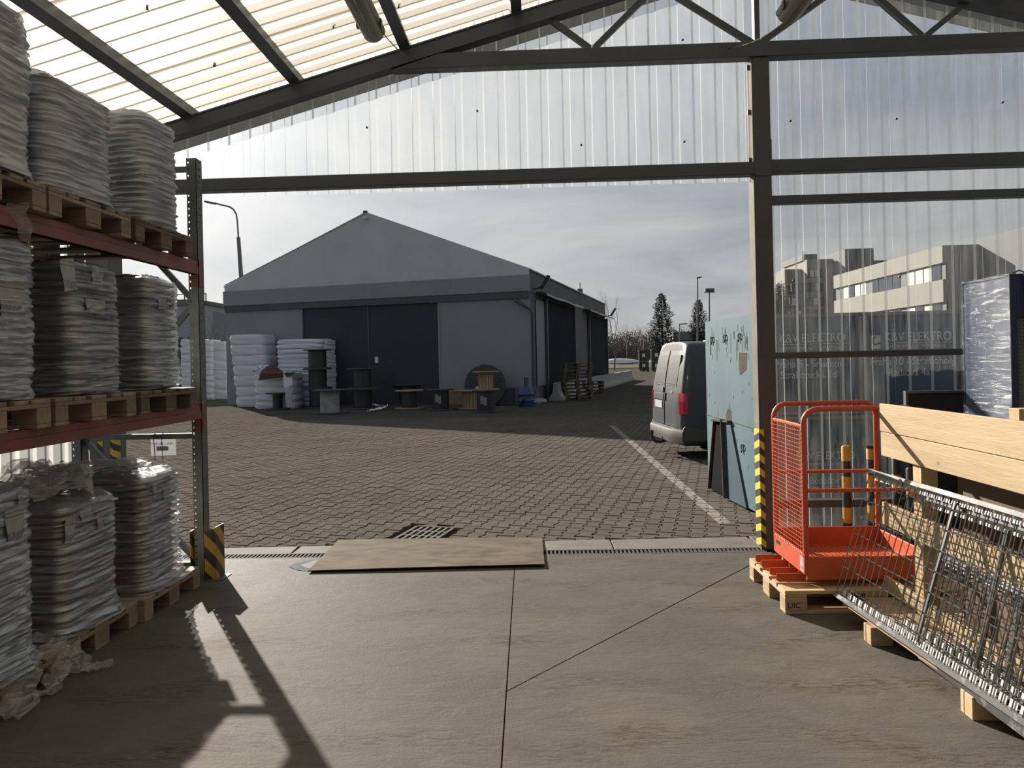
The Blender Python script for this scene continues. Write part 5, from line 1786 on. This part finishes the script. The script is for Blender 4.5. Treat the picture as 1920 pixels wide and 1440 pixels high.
# stack of pallets beside the hall
q = atz(1085, 750)
ptop = None
pos_words = ['bottom', 'second', 'third', 'fourth', 'fifth', 'sixth', 'seventh', 'eighth', 'ninth', 'topmost']
SC = 1.0
for k in range(10):
    t = pallet(0, 0, 0.1442 * k, 'weathered pallet in the tall tower beside the hall, ' + (pos_words[k] if k in (0, 9) else pos_words[k] + ' from the bottom'),
               'pallet tower by the hall', True, R.uniform(-0.04, 0.04), q.x + R.uniform(-0.03, 0.03), q.y + 0.4 + R.uniform(-0.03, 0.03))
    ptop = t
q = atz(1101, 741)
for k in range(4):
    pallet(0, 0, 0.1442 * k, 'weathered pallet in the low pile behind the tall tower, ' + ('bottom one' if k == 0 else 'topmost' if k == 3 else pos_words[k] + ' one up'), 'low pallet pile by the hall', True,
           0.05 * k, q.x + 0.25, q.y + 1.3)

def wall_y(x):
    return HC.y - math.tan(HALL_A) * (x - HC.x)


# ---- cable spools
M['sp_dark'] = pm('dark_spool_plywood', (0.05, 0.052, 0.056), 0.75, 0, 0.2, 5)
M['sp_wood'] = pm('pale_spool_wood', (0.30, 0.21, 0.13), 0.75, 0, 0.15, 4, stretch=(5, 5, 0.8), objvar=0.1)
M['sp_grey'] = pm('grey_weathered_drum', (0.26, 0.255, 0.25), 0.8, 0, 0.3, 4)
M['cable_blk'] = pm('black_cable', (0.02, 0.021, 0.024), 0.45, 0, 0.2, 12)
M['cable_grn'] = pm('dark_green_cable', (0.022, 0.035, 0.034), 0.5, 0, 0.2, 12)


def spool(label, px, py, w_px, c_px, y_top, fl, core, z0=0.0, base=None, group='cable spools in front of the hall', slats=False, notes=0, wound=True):
    """px,py: front edge of the lower flange on the ground; widths in pixels of the frame"""
    if base is None:
        e = atz(px, py, z0)
        k = e.y / FPX
        Rr = w_px / 2 * k
        e = e + Vector((e.x, e.y, 0)).normalized() * Rr
    else:
        e = base
        k = e.y / FPX
        Rr = w_px / 2 * k
    hh = (py - y_top) * k
    rc = c_px / 2 * k
    t = thing('cable_spool', label, 'spool', (e.x, e.y, z0), group=group)
    ft = 0.04
    for za in (0.0, hh - ft):
        part('flange', MB().lathe([(0.03, za), (Rr - 0.01, za), (Rr, za + 0.01), (Rr, za + ft - 0.01), (Rr - 0.01, za + ft), (0.03, za + ft), (0.03, za)], e.x, e.y, 28).__class__() if False else
             MB().lathe([(0.035, z0 + za), (Rr - 0.008, z0 + za), (Rr, z0 + za + 0.008), (Rr, z0 + za + ft - 0.008), (Rr - 0.008, z0 + za + ft), (0.035, z0 + za + ft), (0.035, z0 + za)], e.x, e.y, 28), fl, t)
    if slats:
        n = 14
        me_ = mesh_of('stave', MB().box(-rc * 0.2, rc * 0.2, -0.012, 0.012, 0, hh - 2 * ft), core, bevel=0.003)
        for i in range(n):
            a = 2 * PI * i / n
            piece('stave', me_, t, (e.x + rc * math.cos(a), e.y + rc * math.sin(a), z0 + ft), a + PI / 2)
    else:
        pf = [(rc * 0.97, z0 + ft)]
        nn = 9
        for i in range(nn * 2 + 1):
            f = i / (nn * 2)
            pf.append((rc * (1.0 if i % 2 else 0.975), z0 + ft + f * (hh - 2 * ft)))
        part('wound_cable' if wound else 'core', MB().lathe(pf if wound else [(rc, z0 + ft), (rc, z0 + hh - ft)], e.x, e.y, 28), core, t, smooth=True)
    part('bore', MB().lathe([(0.036, z0 + hh - 0.03), (0.036, z0 + hh + 0.002), (0.05, z0 + hh + 0.002), (0.05, z0 + hh - 0.03)], e.x, e.y, 12), M['galv_dull'], t)
    for i in range(notes):
        a = -PI / 2 + (-0.28 + 0.36 * i) - 0.1
        pn_ = Vector((e.x + (rc + 0.004) * math.cos(a), e.y + (rc + 0.004) * math.sin(a), z0 + hh * (0.58 - 0.08 * i)))
        tn = Vector((-math.sin(a), math.cos(a), 0))
        part('paper_label', MB().bar(pn_ - tn * 0.05, pn_ + tn * 0.05, 0.003, hh * 0.36, (0, 0, 1)), M['label'], t)
    return e, hh


spool('small dark spool in front of the brown topped white bale', 521, 769, 47, 19, 737, M['sp_dark'], M['cable_blk'])
e, hh = spool('bottom spool of the tall dark three spool tower', 597, 766, 54, 34, 728, M['sp_dark'], M['cable_blk'])
e2, h2 = spool('middle spool of the tall dark three spool tower', 597, 728 + 1, 54, 34, 692, M['sp_dark'], M['cable_blk'], hh + 0.001, e)
spool('topmost spool of the tall dark three spool tower', 597, 692 + 1, 52, 34, 657, M['sp_dark'], M['cable_blk'], hh + h2 + 0.002, e)
spool('spool with a pale grey concrete like core at the foot of the tower', 619, 777, 68, 37, 731, M['sp_dark'], M['sp_grey'], wound=False)
e, hh = spool('wide dark spool right of the grey cored spool', 680, 768, 66, 36, 729, M['sp_dark'], M['cable_blk'])
spool('dark spool standing on top of the wide dark spool', 680, 730, 56, 34, 692, M['sp_dark'], M['cable_blk'], hh + 0.001, e + Vector((0.2, 0.6, 0)) * 0)
spool('low spool with pale flanges and dark green winding', 768, 768, 55, 29, 732, M['sp_wood'], M['cable_grn'])
spool('dark spool behind the pale flanged green one', 768, 759, 66, 40, 721, M['sp_dark'], M['cable_blk'])
spool('black cable spool with two white labels beside the tan carton', 827, 770, 54, 32, 730, M['sp_dark'], M['cable_blk'], notes=2)
e, hh = spool('black cable spool with labels carrying the small wooden spool', 912, 774, 52, 36, 732, M['sp_dark'], M['cable_blk'], notes=2)
spool('small pale wooden spool with open staves standing on the labelled spool', 912, 732, 50, 26, 697, M['sp_wood'], M['sp_wood'], hh + 0.001, e, slats=True)
spool('pale wooden stave spool half hidden by the labelled black spool', 882, 768, 46, 27, 732, M['sp_wood'], M['sp_wood'], slats=True)
# big reel standing on edge against the hall
t = thing('cable_reel', 'very large dark cable reel standing upright against the hall wall', 'reel', Vector((-1.86, wall_y(-1.86) - 0.78, 0)), -HALL_A + 0.30, local=True)
rr_ = 0.74
rg_ = lambda y0, y1, r, n=40: MB().tube([(0, y0, rr_), (0, y1, rr_)], r, n)
for y0 in (-0.36, 0.32):
    fm = part('flange', rg_(y0, y0 + 0.05, rr_ - 0.001), M['sp_dark'], t, bevel=0.006)
    for i in range(28):
        a = 2 * PI * i / 28
        sgn = -1 if y0 < 0 else 1
        yo = y0 - 0.012 if y0 < 0 else y0 + 0.05
        part('batten', MB().bar((0.2 * math.cos(a), yo + 0.006, rr_ + 0.2 * math.sin(a)), (0.70 * math.cos(a), yo + 0.006, rr_ + 0.70 * math.sin(a)), 0.02, 0.012, (0, 1, 0)), M['sp_dark'], fm)
part('wound_cable', rg_(-0.31, 0.32, 0.55), M['cable_blk'], t)
part('hub_plate', rg_(-0.40, -0.36, 0.12, 20), M['galv_dull'], t)
part('paper_label', MB().box(-0.33, -0.18, -0.376, -0.373, 0.60, 0.70), M['paper'], t)
# tan carton behind the spools, black crate, drum and strap
q = atz(858, 758)
q.y = wall_y(q.x) - 0.95
t = thing('carton', 'tan carton standing between the black labelled spool and the wooden one', 'box', q + Vector((0, 0.5, 0)))
part('body', MB().box(q.x - 0.30, q.x + 0.30, q.y + 0.3, q.y + 0.75, 0, 0.52), pm('tan_carton', (0.24, 0.17, 0.10), 0.8), t, bevel=0.01)
part('lid', MB().box(q.x - 0.31, q.x + 0.31, q.y + 0.29, q.y + 0.76, 0.50, 0.54), pm('carton_lid', (0.30, 0.22, 0.14), 0.8), t)
q = atz(952, 758)
q.y = wall_y(q.x) - 1.1
t = thing('dark_crate', 'low dark blue crate between the big reel and the blue drum', 'crate', q + Vector((0, 0.6, 0)))
part('body', MB().box(q.x - 0.32, q.x + 0.30, q.y + 0.3, q.y + 0.9, 0, 0.58), pm('dark_crate_blue', (0.025, 0.03, 0.05), 0.5), t, bevel=0.015)
part('rim', MB().box(q.x - 0.34, q.x + 0.32, q.y + 0.28, q.y + 0.92, 0.56, 0.61), pm('dark_crate_rim', (0.04, 0.045, 0.06), 0.5), t)
q = atz(986, 763) + Vector((0, 0.3, 0))
t = thing('blue_drum', 'blue plastic drum with an orange red strap at the hall corner', 'drum', q)
part('body', MB().lathe([(0.005, 0), (0.26, 0), (0.285, 0.04), (0.285, 0.2), (0.295, 0.21), (0.285, 0.22), (0.285, 0.42), (0.295, 0.43), (0.285, 0.44), (0.28, 0.62), (0.25, 0.66), (0.005, 0.66)], q.x, q.y, 24), pm('blue_plastic', (0.03, 0.055, 0.14), 0.45), t, smooth=True)
part('strap', MB().bar((q.x - 0.27, q.y - 0.31, 0.10), (q.x + 0.29, q.y - 0.31, 0.60), 0.01, 0.09, (0, -1, 0)), pm('strap_orange', (0.30, 0.075, 0.045), 0.6), t, 'orange red strap')
part('lid_pipe', MB().cyl(q.x + 0.02, q.y + 0.1, 0.66, 1.0, 0.08, 14), M['sp_dark'], t)
# plastic film on the ground
q = atz(712, 768)
t = thing('film_scrap', 'crumpled white film scrap lying on the pavers among the spools', 'film', q)
crumple('sheet', [atz(690, 773), atz(705, 770), atz(722, 766, 0.05), atz(727, 762, 0.12)], lambda f: 0.10 + 0.2 * f, t, M['white'], 21, 0, 0.05, 26, 8)
crumple('sheet', [atz(700, 760), atz(712, 764), atz(724, 764)], 0.14, t, M['white'], 22, 0, 0.05, 16, 8)
# scatter at the foot of the downpipe
for k, (px, py, lab) in enumerate(((1008, 757, 'grey stone block at the foot of the hall downpipe'), (1016, 756, 'pale rubble lump beside the first concrete barrier'))):
    q = atz(px, py)
    mb = MB().lathe([(0.004, 0.0), (0.16, 0.01), (0.2, 0.08), (0.14, 0.17), (0.004, 0.2)], q.x, q.y, 9)
    mb.v = [(x + R.uniform(-0.03, 0.03), y + R.uniform(-0.03, 0.03), max(0, z + R.uniform(-0.02, 0.02))) for x, y, z in mb.v]
    solo('rubble_lump', mb, M['conc'], lab, 'rubble', q)

# ---- white wrapped bales by the hall
M['bale'] = pm('white_bale_film', (0.56, 0.58, 0.63), 0.5, 0, 0.06, 2.5, stretch=(1, 1, 5), bump=0.3, bscale=10)
M['bale_d'] = pm('bale_fold_shadow_film', (0.36, 0.38, 0.43), 0.5, 0, 0.06, 3)


def bale(label, px0, px1, y_top, y_bot, depth, nl, lean_px=0.0, rz=0.0, zt=None, fine=False, ysh=0.0):
    e = (atz(px0, y_bot) + atz(px1, y_bot)) / 2
    if px1 > 430:                              # stands against the hall wall
        yy = wall_y(e.x) - depth - 0.45 + ysh
    else:
        yy = e.y
    e = aty((px0 + px1) / 2, y_bot, yy)
    e.z = 0
    k = yy / FPX
    w_, h_ = (px1 - px0) * k, aty((px0 + px1) / 2, y_top, yy).z
    lx = lean_px * k
    t = thing('white_bale', label, 'bale', e + Vector((0, depth / 2, 0)), rz, 'white wrapped bales left of the hall door', local=True)
    rg = np.random.default_rng(int(px0))
    lh = h_ / nl
    for i in range(nl):
        rows = []
        a0_ = i * lh
        ddx, ddy = rg.normal(0, 0.012, 2)
        for f in np.linspace(0, 1, 9):
            bul = 1 - 0.05 * abs(2 * f - 1) ** 4 + (0.006 * math.sin(f * 40) if fine else 0)
            row = []
            for a in np.linspace(0, 2 * PI, 33)[:-1]:
                ca, sa = math.cos(a), math.sin(a)
                sx_ = math.copysign(abs(ca) ** 0.35, ca) * w_ / 2 * bul
                sy_ = math.copysign(abs(sa) ** 0.35, sa) * depth / 2 * bul
                z = a0_ + f * lh * 0.995
                wob = 0.012 * math.sin(5 * a + 9 * f + i * 2 + px0)
                row.append((sx_ + ddx + lx * (z / h_) + wob, sy_ + ddy + wob, z + 0.01 * math.sin(3 * a + i)))
            rows.append(row)
        mb = MB().grid(rows, close=True)
        mb.f += [tuple(range(31, -1, -1)), tuple(8 * 32 + q for q in range(32))]
        mb.mi += [0, 0]
        part('bag', mb, M['bale'], t, smooth=True)
    return t, e, h_


bale('white wrapped bale leftmost behind the rack upright', 338, 366, 636, 751, 1.2, 8)
bale('narrow white wrapped bale with ragged bright top, right behind the rack upright', 366, 400, 637, 750, 1.2, 10, fine=True)
bale('narrow white wrapped bale standing in the gap beside the leaning bale', 396, 428, 640, 749, 1.2, 6, 0, 0, ysh=0.8)
bale('tall white bale of thick bags leaning to the left', 440, 512, 627, 753, 1.25, 7, -13, -0.1)
bale('tall white bale of many thin layers behind the spool tower', 515, 612, 636, 750, 1.2, 14, 2, -0.2, fine=True, ysh=0.0)
bale('white bale partly hidden behind the thin layered one', 590, 619, 638, 748, 0.9, 14, 0, -0.2, fine=True, ysh=0.12)
t, e, h_ = bale('low white bale with brown cloth thrown over its top', 474, 556, 700, 757, 1.0, 5, 0, -0.1, fine=True, ysh=-1.35)
cl = thing('brown_cloth', 'dark brown cloth lying on the low white bale', 'cloth', e + Vector((0, 0.5, h_)))
rows = []
for j in range(12):
    row = []
    for i in range(18):
        u, v = i / 17, j / 11
        fold = 0.02 * math.sin(9 * u + 5 * v)
        if v < 0.3:                                # hangs over the front edge
            z = h_ - 0.26 * (1 - v / 0.3) * (1 - 0.5 * u) + 0.02
            yy = e.y - 0.53 - 0.02 * math.sin(7 * u)
        else:
            f = (v - 0.3) / 0.7
            z = h_ + 0.03 + 0.30 * math.exp(-((u - 0.2) / 0.24) ** 2) * min(1, 2.2 * f) + fold
            yy = e.y - 0.52 + 0.8 * f
        px = 496 + 62 * u + 3 * math.sin(4 * v)
        row.append((e.x + (px - 515) * e.y / FPX, yy, z))
    rows.append(row)
part('sheet', MB().grid(rows), pm('dark_brown_cloth', (0.075, 0.038, 0.032), 0.9), cl, smooth=True)
ws = thing('loose_bale_film', 'loose white film bunched on the left end of the low bale', 'film', e + Vector((-0.6, 0.5, h_)))
crumple('sheet', [(e.x - 0.85, e.y + 0.2, h_ + 0.02), (e.x - 0.5, e.y + 0.3, h_ + 0.22), (e.x - 0.35, e.y + 0.0, h_ + 0.12)], 0.5, ws, M['bale'], 31, 0, 0.08, 22, 12)
crumple('sheet', [(e.x + 0.66, e.y - 0.45, h_), (e.x + 0.72, e.y - 0.58, h_ * 0.6), (e.x + 0.76, e.y - 0.6, 0.03)], 0.3, ws, M['bale'], 32, 0, 0.05, 22, 10)

# ================================================================== FARTHER AWAY
M['pole'] = pm('lamp_pole_grey', (0.10, 0.105, 0.11), 0.5)


def street_lamp(label, px, py_top, Y, arm_px, kind):
    b = aty(px, 690, Y)
    tp = aty(px, py_top, Y)
    t = thing('street_lamp', label, 'lamp post', (b.x, Y, 0), group=None)
    h = tp.z
    if kind == 'curved':
        x0, x1 = aty(460, 620, Y).x, aty(452, 517, Y).x
        part('pole', MB().tube([(x0, Y, 0), (x1, Y, aty(452, 517, Y).z), (aty(447, 445, Y).x, Y, aty(447, 445, Y).z)], [0.16, 0.14, 0.12], 10), M['pole'], t)
        pts = [aty(*p, Y) for p in ((447, 445), (445, 415), (443, 402), (438, 393), (431, 388), (415, 384), (403, 381))]
        part('arm', MB().tube(pts, 0.055, 8), M['pole'], t, smooth=True)
        a, c = aty(404, 382, Y), aty(384, 378, Y)
        part('lamp_head', MB().bar(a, c, 0.3, 0.12), M['gutter'], t, bevel=0.04)
    else:
        part('pole', MB().tube([(b.x, Y, 0), (tp.x, Y, h)], [0.12, 0.07], 8), M['pole'], t)
        if kind == 'short':
            part('lamp_head', MB().bar((tp.x - 0.1, Y, h), (tp.x + arm_px * Y / FPX, Y, h + 0.06), 0.25, 0.14), M['gutter'], t)
        else:
            part('lamp_head', MB().box(tp.x - 0.5, tp.x + 0.5, Y - 0.25, Y + 0.25, h - 0.35, h), M['gutter'], t)
            part('bracket', MB().box(tp.x - 0.6, tp.x + 0.6, Y - 0.05, Y + 0.05, h - 0.45, h - 0.37), M['pole'], t)
    return t


street_lamp('tall street lamp with long curved arm left of the grey hall', 450, 395, 46, 0, 'curved')
street_lamp('slim street lamp with short head in front of the smaller conifer', 1308, 521, 75, 7, 'short')
street_lamp('floodlight mast with a box head right of the smaller conifer', 1330, 541, 80, 0, 'box')
street_lamp('low thin lamp with a flat arm between the two conifers', 1274, 608, 105, 14, 'short')

M['needles'] = pm('dark_needles', (0.045, 0.055, 0.045), 0.9, 0, 0.3, 0.5)
M['bark'] = pm('bark', (0.055, 0.047, 0.04), 0.9, 0, 0.2, 2)
M['twig'] = pm('hazed_bare_twigs', (0.15, 0.135, 0.125), 0.9, 0, 0.2, 1)  # lightened: aerial haze is put into the twig colour
nr = np.random.default_rng(9)


def conifer(label, px, py_top, Y, w_px, tiers):
    b = atz(px, 690) if False else aty(px, 690, Y)
    h = aty(px, py_top, Y).z
    rw = w_px / 2 * Y / FPX
    t = thing('conifer', label, 'tree', (b.x, Y, 0), group='conifers beyond the yard')
    part('trunk', MB().tube([(b.x, Y, 0), (b.x, Y, h * 0.97)], [0.35, 0.04], 8), M['bark'], t)
    V, F = [], []
    for k in range(5200):
        f = nr.uniform(0.06, 1.0)
        tier = abs(math.sin(f * PI * tiers))
        rmax = rw * (1 - f) ** 0.6 * (0.78 + 0.4 * tier) + 0.3
        a = nr.uniform(0, 2 * PI)
        rad = rmax * nr.uniform(0.25, 1) ** 0.6 * (0.85 + 0.3 * math.sin(3 * a + f * 20))
        c = np.array([b.x + rad * math.cos(a), Y + rad * math.sin(a), h * f - 0.12 * rad + nr.normal(0, 0.15)])
        s_ = nr.uniform(0.18, 0.42) * (0.6 + 0.6 * (1 - f)) * h / 17
        o_ = len(V)
        d = np.array([math.cos(a), math.sin(a), nr.uniform(-0.3, 0.5)]) * s_ * 1.3
        sd = np.array([-math.sin(a), math.cos(a), 0]) * s_ * 0.6
        up = np.array([0, 0, 1]) * s_ * 0.45
        V += [tuple(c - d * 0.4), tuple(c + sd), tuple(c - sd), tuple(c + d), tuple(c + up)]
        F += [(o_, o_ + 1, o_ + 4), (o_, o_ + 4, o_ + 2), (o_ + 3, o_ + 4, o_ + 1), (o_ + 3, o_ + 2, o_ + 4), (o_, o_ + 2, o_ + 3, o_ + 1)]
    part('foliage', MB().add(V, F), M['needles'], t)


conifer('tall dark pine with dense rounded crown beyond the van', 1243, 551, 150, 62, 9)
conifer('smaller tiered conifer behind the slim street lamp', 1312, 563, 140, 50, 7)
conifer('conifer seen through the clear sheets left of the flats', 1466, 533, 70, 36, 6)


def tree_mesh(seed, h, spread=0.5, levels=5, n0=7):
    rg = random.Random(seed)
    mb = MB()

    def grow(p, d, ln, r, lv):
        q = p + d * ln
        mb.tube([p, (p + q) / 2 + Vector((rg.uniform(-1, 1), rg.uniform(-1, 1), 0)) * ln * 0.05, q], [r, r * 0.8, r * 0.55], 3, cap=False)
        if lv == 0:
            return
        for k in range(rg.choice((2, 3, 3)) if lv > 1 else 3):
            nd = (d + Vector((rg.uniform(-1, 1), rg.uniform(-1, 1), rg.uniform(-0.2, 0.75))) * spread).normalized()
            s_ = rg.uniform(0.45, 1.0)
            grow(p.lerp(q, s_), nd, ln * rg.uniform(0.6, 0.82), r * 0.5, lv - 1)

    grow(Vector((0, 0, 0)), Vector((0, 0, 1)), h * 0.34, h * 0.011, levels)
    return mb


bare = [mesh_of('branches', tree_mesh(k, 1.0, 0.55 if k else 0.4), M['twig']) for k in range(4)]


def bare_tree(label, px, Y, h, k, group=None, wd=1.0):
    b = aty(px, 690, Y)
    t = thing('bare_tree', label, 'tree', (b.x, Y, 0), R.uniform(0, 6), group, local=True)
    o = bpy.data.objects.new('branches', bare[k])
    COL.objects.link(o)
    o.parent = t
    o.scale = (h * wd, h * wd, h)
    return t


bare_tree('tall thin bare birch behind the rear corner of the grey hall', 1152, 95, 11.5, 0, None, 0.9)
bare_tree('bare bushy tree close to the left end of the grey hall', 402, 60, 7.2, 1, None, 1.5)
bare_tree('second bare bush beside the left end of the grey hall', 388, 62, 5.8, 2, None, 1.7)
bare_tree('bare bush in front of the grey building behind the rack', 414, 57, 5.2, 3, None, 1.6)
for i in range(24):
    px = 1136 + i * 8.2 + R.uniform(-3, 3)
    Y = 165 + R.uniform(-8, 25)
    bare_tree('leafless tree in the brown wood along the far edge of the yard', px, Y, R.uniform(8.0, 11.5), i % 4, 'leafless trees of the far wood', 1.25)
# undergrowth, verge, snow heap
V, F = [], []
for k in range(26000):
    px, Y = nr.uniform(1090, 1345), nr.uniform(170, 200)
    b = aty(px, 690, Y)
    h = min(7.2, max(0.3, nr.normal(5.0, 1.3))) * nr.uniform(0.1, 1) + 1.2
    a = nr.uniform(0, PI)
    s_ = nr.uniform(0.12, 0.3)
    o_ = len(V)
    c, sn = math.cos(a) * s_, math.sin(a) * s_
    V += [(b.x - c, Y - sn, h - s_), (b.x + c, Y + sn, h - s_ * 0.6), (b.x + nr.uniform(-s_, s_), Y, h + s_)]
    F += [(o_, o_ + 1, o_ + 2)]
ug = solo('undergrowth', MB().add(V, F), M['twig'], 'brown leafless undergrowth along the far edge of the yard', 'undergrowth', (30, 180, 0))
ug['kind'] = 'stuff'
vg = struct('terrain', MB().prism([(108, 0), (112, 0.9), (170, 1.1), (230, 2.2), (900, 4), (900, -0.2), (108, -0.2)], lambda p, h: (h, p[0], p[1]), -200, 300),
            pm('dry_winter_grass', (0.075, 0.068, 0.045), 0.95, 0, 0.25, 0.3))
struct('trim_1', MB().box(-200, 300, 107.0, 107.8, 0, 0.16), M['conc'])
q = aty(1170, 672, 112.5)
mb = MB().lathe([(3.4, 0.8), (2.6, 1.25), (1.2, 1.5), (0.01, 1.55)], 0, 0, 16)
mb.v = [(q.x - 0.6 + x * 1.0, 112.8 + y * 0.35, z + 0.05 * math.sin(5 * x)) for x, y, z in mb.v]
solo('snow_heap', mb, pm('old_snow', (0.55, 0.56, 0.58), 0.8), 'low heap of old snow on the far grass verge', 'snow', (q.x, 112.8, 0.85), smooth=True)
# stacked black drums far off
M['drum_hi'] = pm('shiny_black_wrap', (0.015, 0.017, 0.022), 0.2, 0, 0.2, 3)


def drum_stack(label, px, Y, n):
    b = aty(px, 690, Y)
    pallet(0, 0, 0, 'pallet under the ' + label, None, True, 0.1, b.x, Y)
    for k in range(n):
        t = thing('wrapped_reel', ('lower' if k == 0 else 'upper') + ' black wrapped reel on the ' + label, 'reel', (b.x, Y, 0.145 + 1.17 * k), group=None)
        z = 0.146 + 1.17 * k
        part('body', MB().lathe([(0.01, z), (0.62, z), (0.62, z + 1.0), (0.6, z + 1.02), (0.01, z + 1.02)], b.x, Y, 18), M['drum_hi'], t)
        part('lid', MB().lathe([(0.01, z + 1.03), (0.66, z + 1.03), (0.66, z + 1.165), (0.01, z + 1.165)], b.x, Y, 18), M['sp_dark'], t)
        part('paper_label', MB().box(b.x - 0.25, b.x + 0.1, Y - 0.64, Y - 0.625, z + 0.35, z + 0.75), M['paper'], t)


drum_stack('far double stack left of the van', 1207, 84, 2)
drum_stack('far double stack touching the outline of the van', 1231, 80, 2)

# flat building behind the conifers, grey building on the left
M['win'] = pm('dark_window_glass', (0.035, 0.045, 0.055), 0.15, 0, 0.2, 1)
fb = thing('flat_building', 'long low flat roofed grey building behind the conifers', 'building', (30, 160, 0))
a, b = aty(1264, 630, 155).x, aty(1420, 630, 155).x
part('wall', MB().box(a, b, 155, 165, 0, 6.3), pm('flat_grey_wall', (0.12, 0.125, 0.13), 0.7), fb)
part('roof_band', MB().box(a - 0.3, b + 0.3, 154.6, 165.4, 5.2, 7.0), pm('flat_grey_band', (0.16, 0.165, 0.17), 0.7), fb)
for k in range(9):
    xx = a + 1.0 + k * (b - a) / 9
    part('window', MB().box(xx, xx + 1.3, 154.9, 155.0, 2.6, 4.0), M['win'], fb)
ga = thing('grey_building', 'grey flat building with dark windows behind the rack and white bales', 'building', (-29, 66, 0))
a, b = aty(240, 600, 64).x, aty(386, 600, 64).x
z1 = aty(370, 572, 64).z
part('wall', MB().box(a, b, 64, 74, 0, z1), pm('grey_render', (0.30, 0.32, 0.35), 0.7), ga)
part('roof_edge', MB().box(a - 0.2, b + 0.2, 63.8, 74.2, z1, z1 + 0.35), M['gutter'], ga)
c_ = aty(405, 600, 66).x
part('annex', MB().box(b, c_, 65.5, 74, 0, z1 - 0.5), pm('grey_render_dark', (0.2, 0.21, 0.22), 0.7), ga)
for k in range(6):
    xx = b - 1.7 - k * 1.6
    w_ = part('window', MB().box(xx, xx + 1.1, 63.93, 64.0, 2.2, 4.4), M['win'], ga)
    part('sill', MB().box(xx - 0.05, xx + 1.15, 63.85, 63.99, 2.08, 2.19), M['conc'], w_)
part('railing', MB().box(a, b, 64.2, 64.25, z1 + 1.0, z1 + 1.08).box(b - 0.1, b, 64.2, 64.25, z1 + 0.3, z1 + 1.05).box(b - 2.1, b - 2.0, 64.2, 64.25, z1 + 0.3, z1 + 1.05), M['pole'], ga)

# ---- blocks of flats seen through the clear sheets
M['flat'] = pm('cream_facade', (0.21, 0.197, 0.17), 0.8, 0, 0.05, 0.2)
M['flat_d'] = pm('slate_ribbon_and_shaded_wall', (0.07, 0.075, 0.085), 0.7, 0, 0.08, 0.3)  # dark window ribbons; also shade coloured into end wall and tower
M['pane_w'] = pm('pale_blinds', (0.42, 0.42, 0.40), 0.6)
fl_ = thing('block_of_flats', 'stepped cream block of flats with ribbon windows beyond the clear sheets', 'building', (36, 75, 0))
FXX = 32.0
fx = lambda px, py: (lambda d: EYE + d.z * FXX / d.x)(ray(px, py))
fyy = lambda px: (lambda d: d.y * FXX / d.x)(ray(px, 560))
ya_, yb_ = fyy(1775), fyy(1568)            # near and far end of the long facade
ztop = fx(1640, 497)
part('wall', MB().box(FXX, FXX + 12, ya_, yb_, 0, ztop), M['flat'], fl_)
part('end_wall', MB().box(FXX + 2.5, FXX + 12.1, ya_ - 8.0, ya_ - 0.01, 0, ztop + 0.4), M['flat_d'], fl_)  # near end coloured dark for its shade
flo = 3.05
for i in range(3):
    zc = ztop - 1.35 - i * flo
    if zc < 1.5:
        break
    bd = part('ribbon', MB().box(FXX - 0.02, FXX + 0.1, ya_, yb_, zc - 1.3, zc), M['flat_d'], fl_)
    y = ya_ + 0.6
    k = 0
    while y < yb_ - 1.5:
        w_ = part('window', MB().box(FXX - 0.06, FXX - 0.02, y, y + 1.15, zc - 1.25, zc - 0.05), M['pane_w'] if R.random() < 0.35 else M['win'], bd)
        y += 1.3 if k % 4 != 3 else 2.4
        k += 1
    part('parapet', MB().box(FXX - 0.25, FXX, ya_, yb_, zc + 0.0, zc + flo - 1.3 if i else zc + 1.35), M['flat'], fl_)
# stepped tower behind: cream walls, shaded faces coloured slate
TY = 96.0
tx = lambda px: aty(px, 560, TY).x
tz = lambda px, py: aty(px, py, TY).z
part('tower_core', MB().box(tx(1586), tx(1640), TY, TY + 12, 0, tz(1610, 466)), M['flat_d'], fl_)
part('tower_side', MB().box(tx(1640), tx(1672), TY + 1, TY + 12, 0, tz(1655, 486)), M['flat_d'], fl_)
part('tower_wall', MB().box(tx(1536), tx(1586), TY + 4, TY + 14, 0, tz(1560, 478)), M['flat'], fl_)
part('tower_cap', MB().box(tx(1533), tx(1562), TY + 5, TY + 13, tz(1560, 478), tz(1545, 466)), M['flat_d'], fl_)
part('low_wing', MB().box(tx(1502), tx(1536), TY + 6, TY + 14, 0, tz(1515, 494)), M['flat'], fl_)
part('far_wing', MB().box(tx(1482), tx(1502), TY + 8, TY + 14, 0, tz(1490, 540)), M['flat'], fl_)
for z_px, xa, xb in ((497, 1536, 1566), (524, 1504, 1566), (552, 1500, 1566), (577, 1500, 1566)):
    za = tz(1545, z_px)
    bd = part('ribbon', MB().box(tx(xa), tx(xb), TY + 3.9 if xa > 1530 else TY + 3.92, TY + 4.1, za - 1.2, za), M['flat_d'], fl_)
    if xa < 1530:
        part('ribbon', MB().box(tx(xa), tx(1536), TY + 5.9, TY + 6.1, za - 1.3, za - 0.1), M['flat_d'], fl_)
    xx = tx(xa) + 0.3
    while xx < tx(xb) - 0.6:
        part('window', MB().box(xx, xx + 0.55, TY + 3.84, TY + 3.89, za - 1.1, za - 0.1), M['pane_w'] if R.random() < 0.4 else M['win'], bd)
        xx += 0.75
am = tz(1551, 453)
part('aerial', MB().box(tx(1551) - 0.06, tx(1551) + 0.06, TY + 8, TY + 8.1, tz(1545, 466), am).box(tx(1548), tx(1554), TY + 8, TY + 8.1, am - 0.7, am - 0.6).box(tx(1549), tx(1553), TY + 8, TY + 8.1, am - 0.35, am - 0.25), M['pole'], fl_)
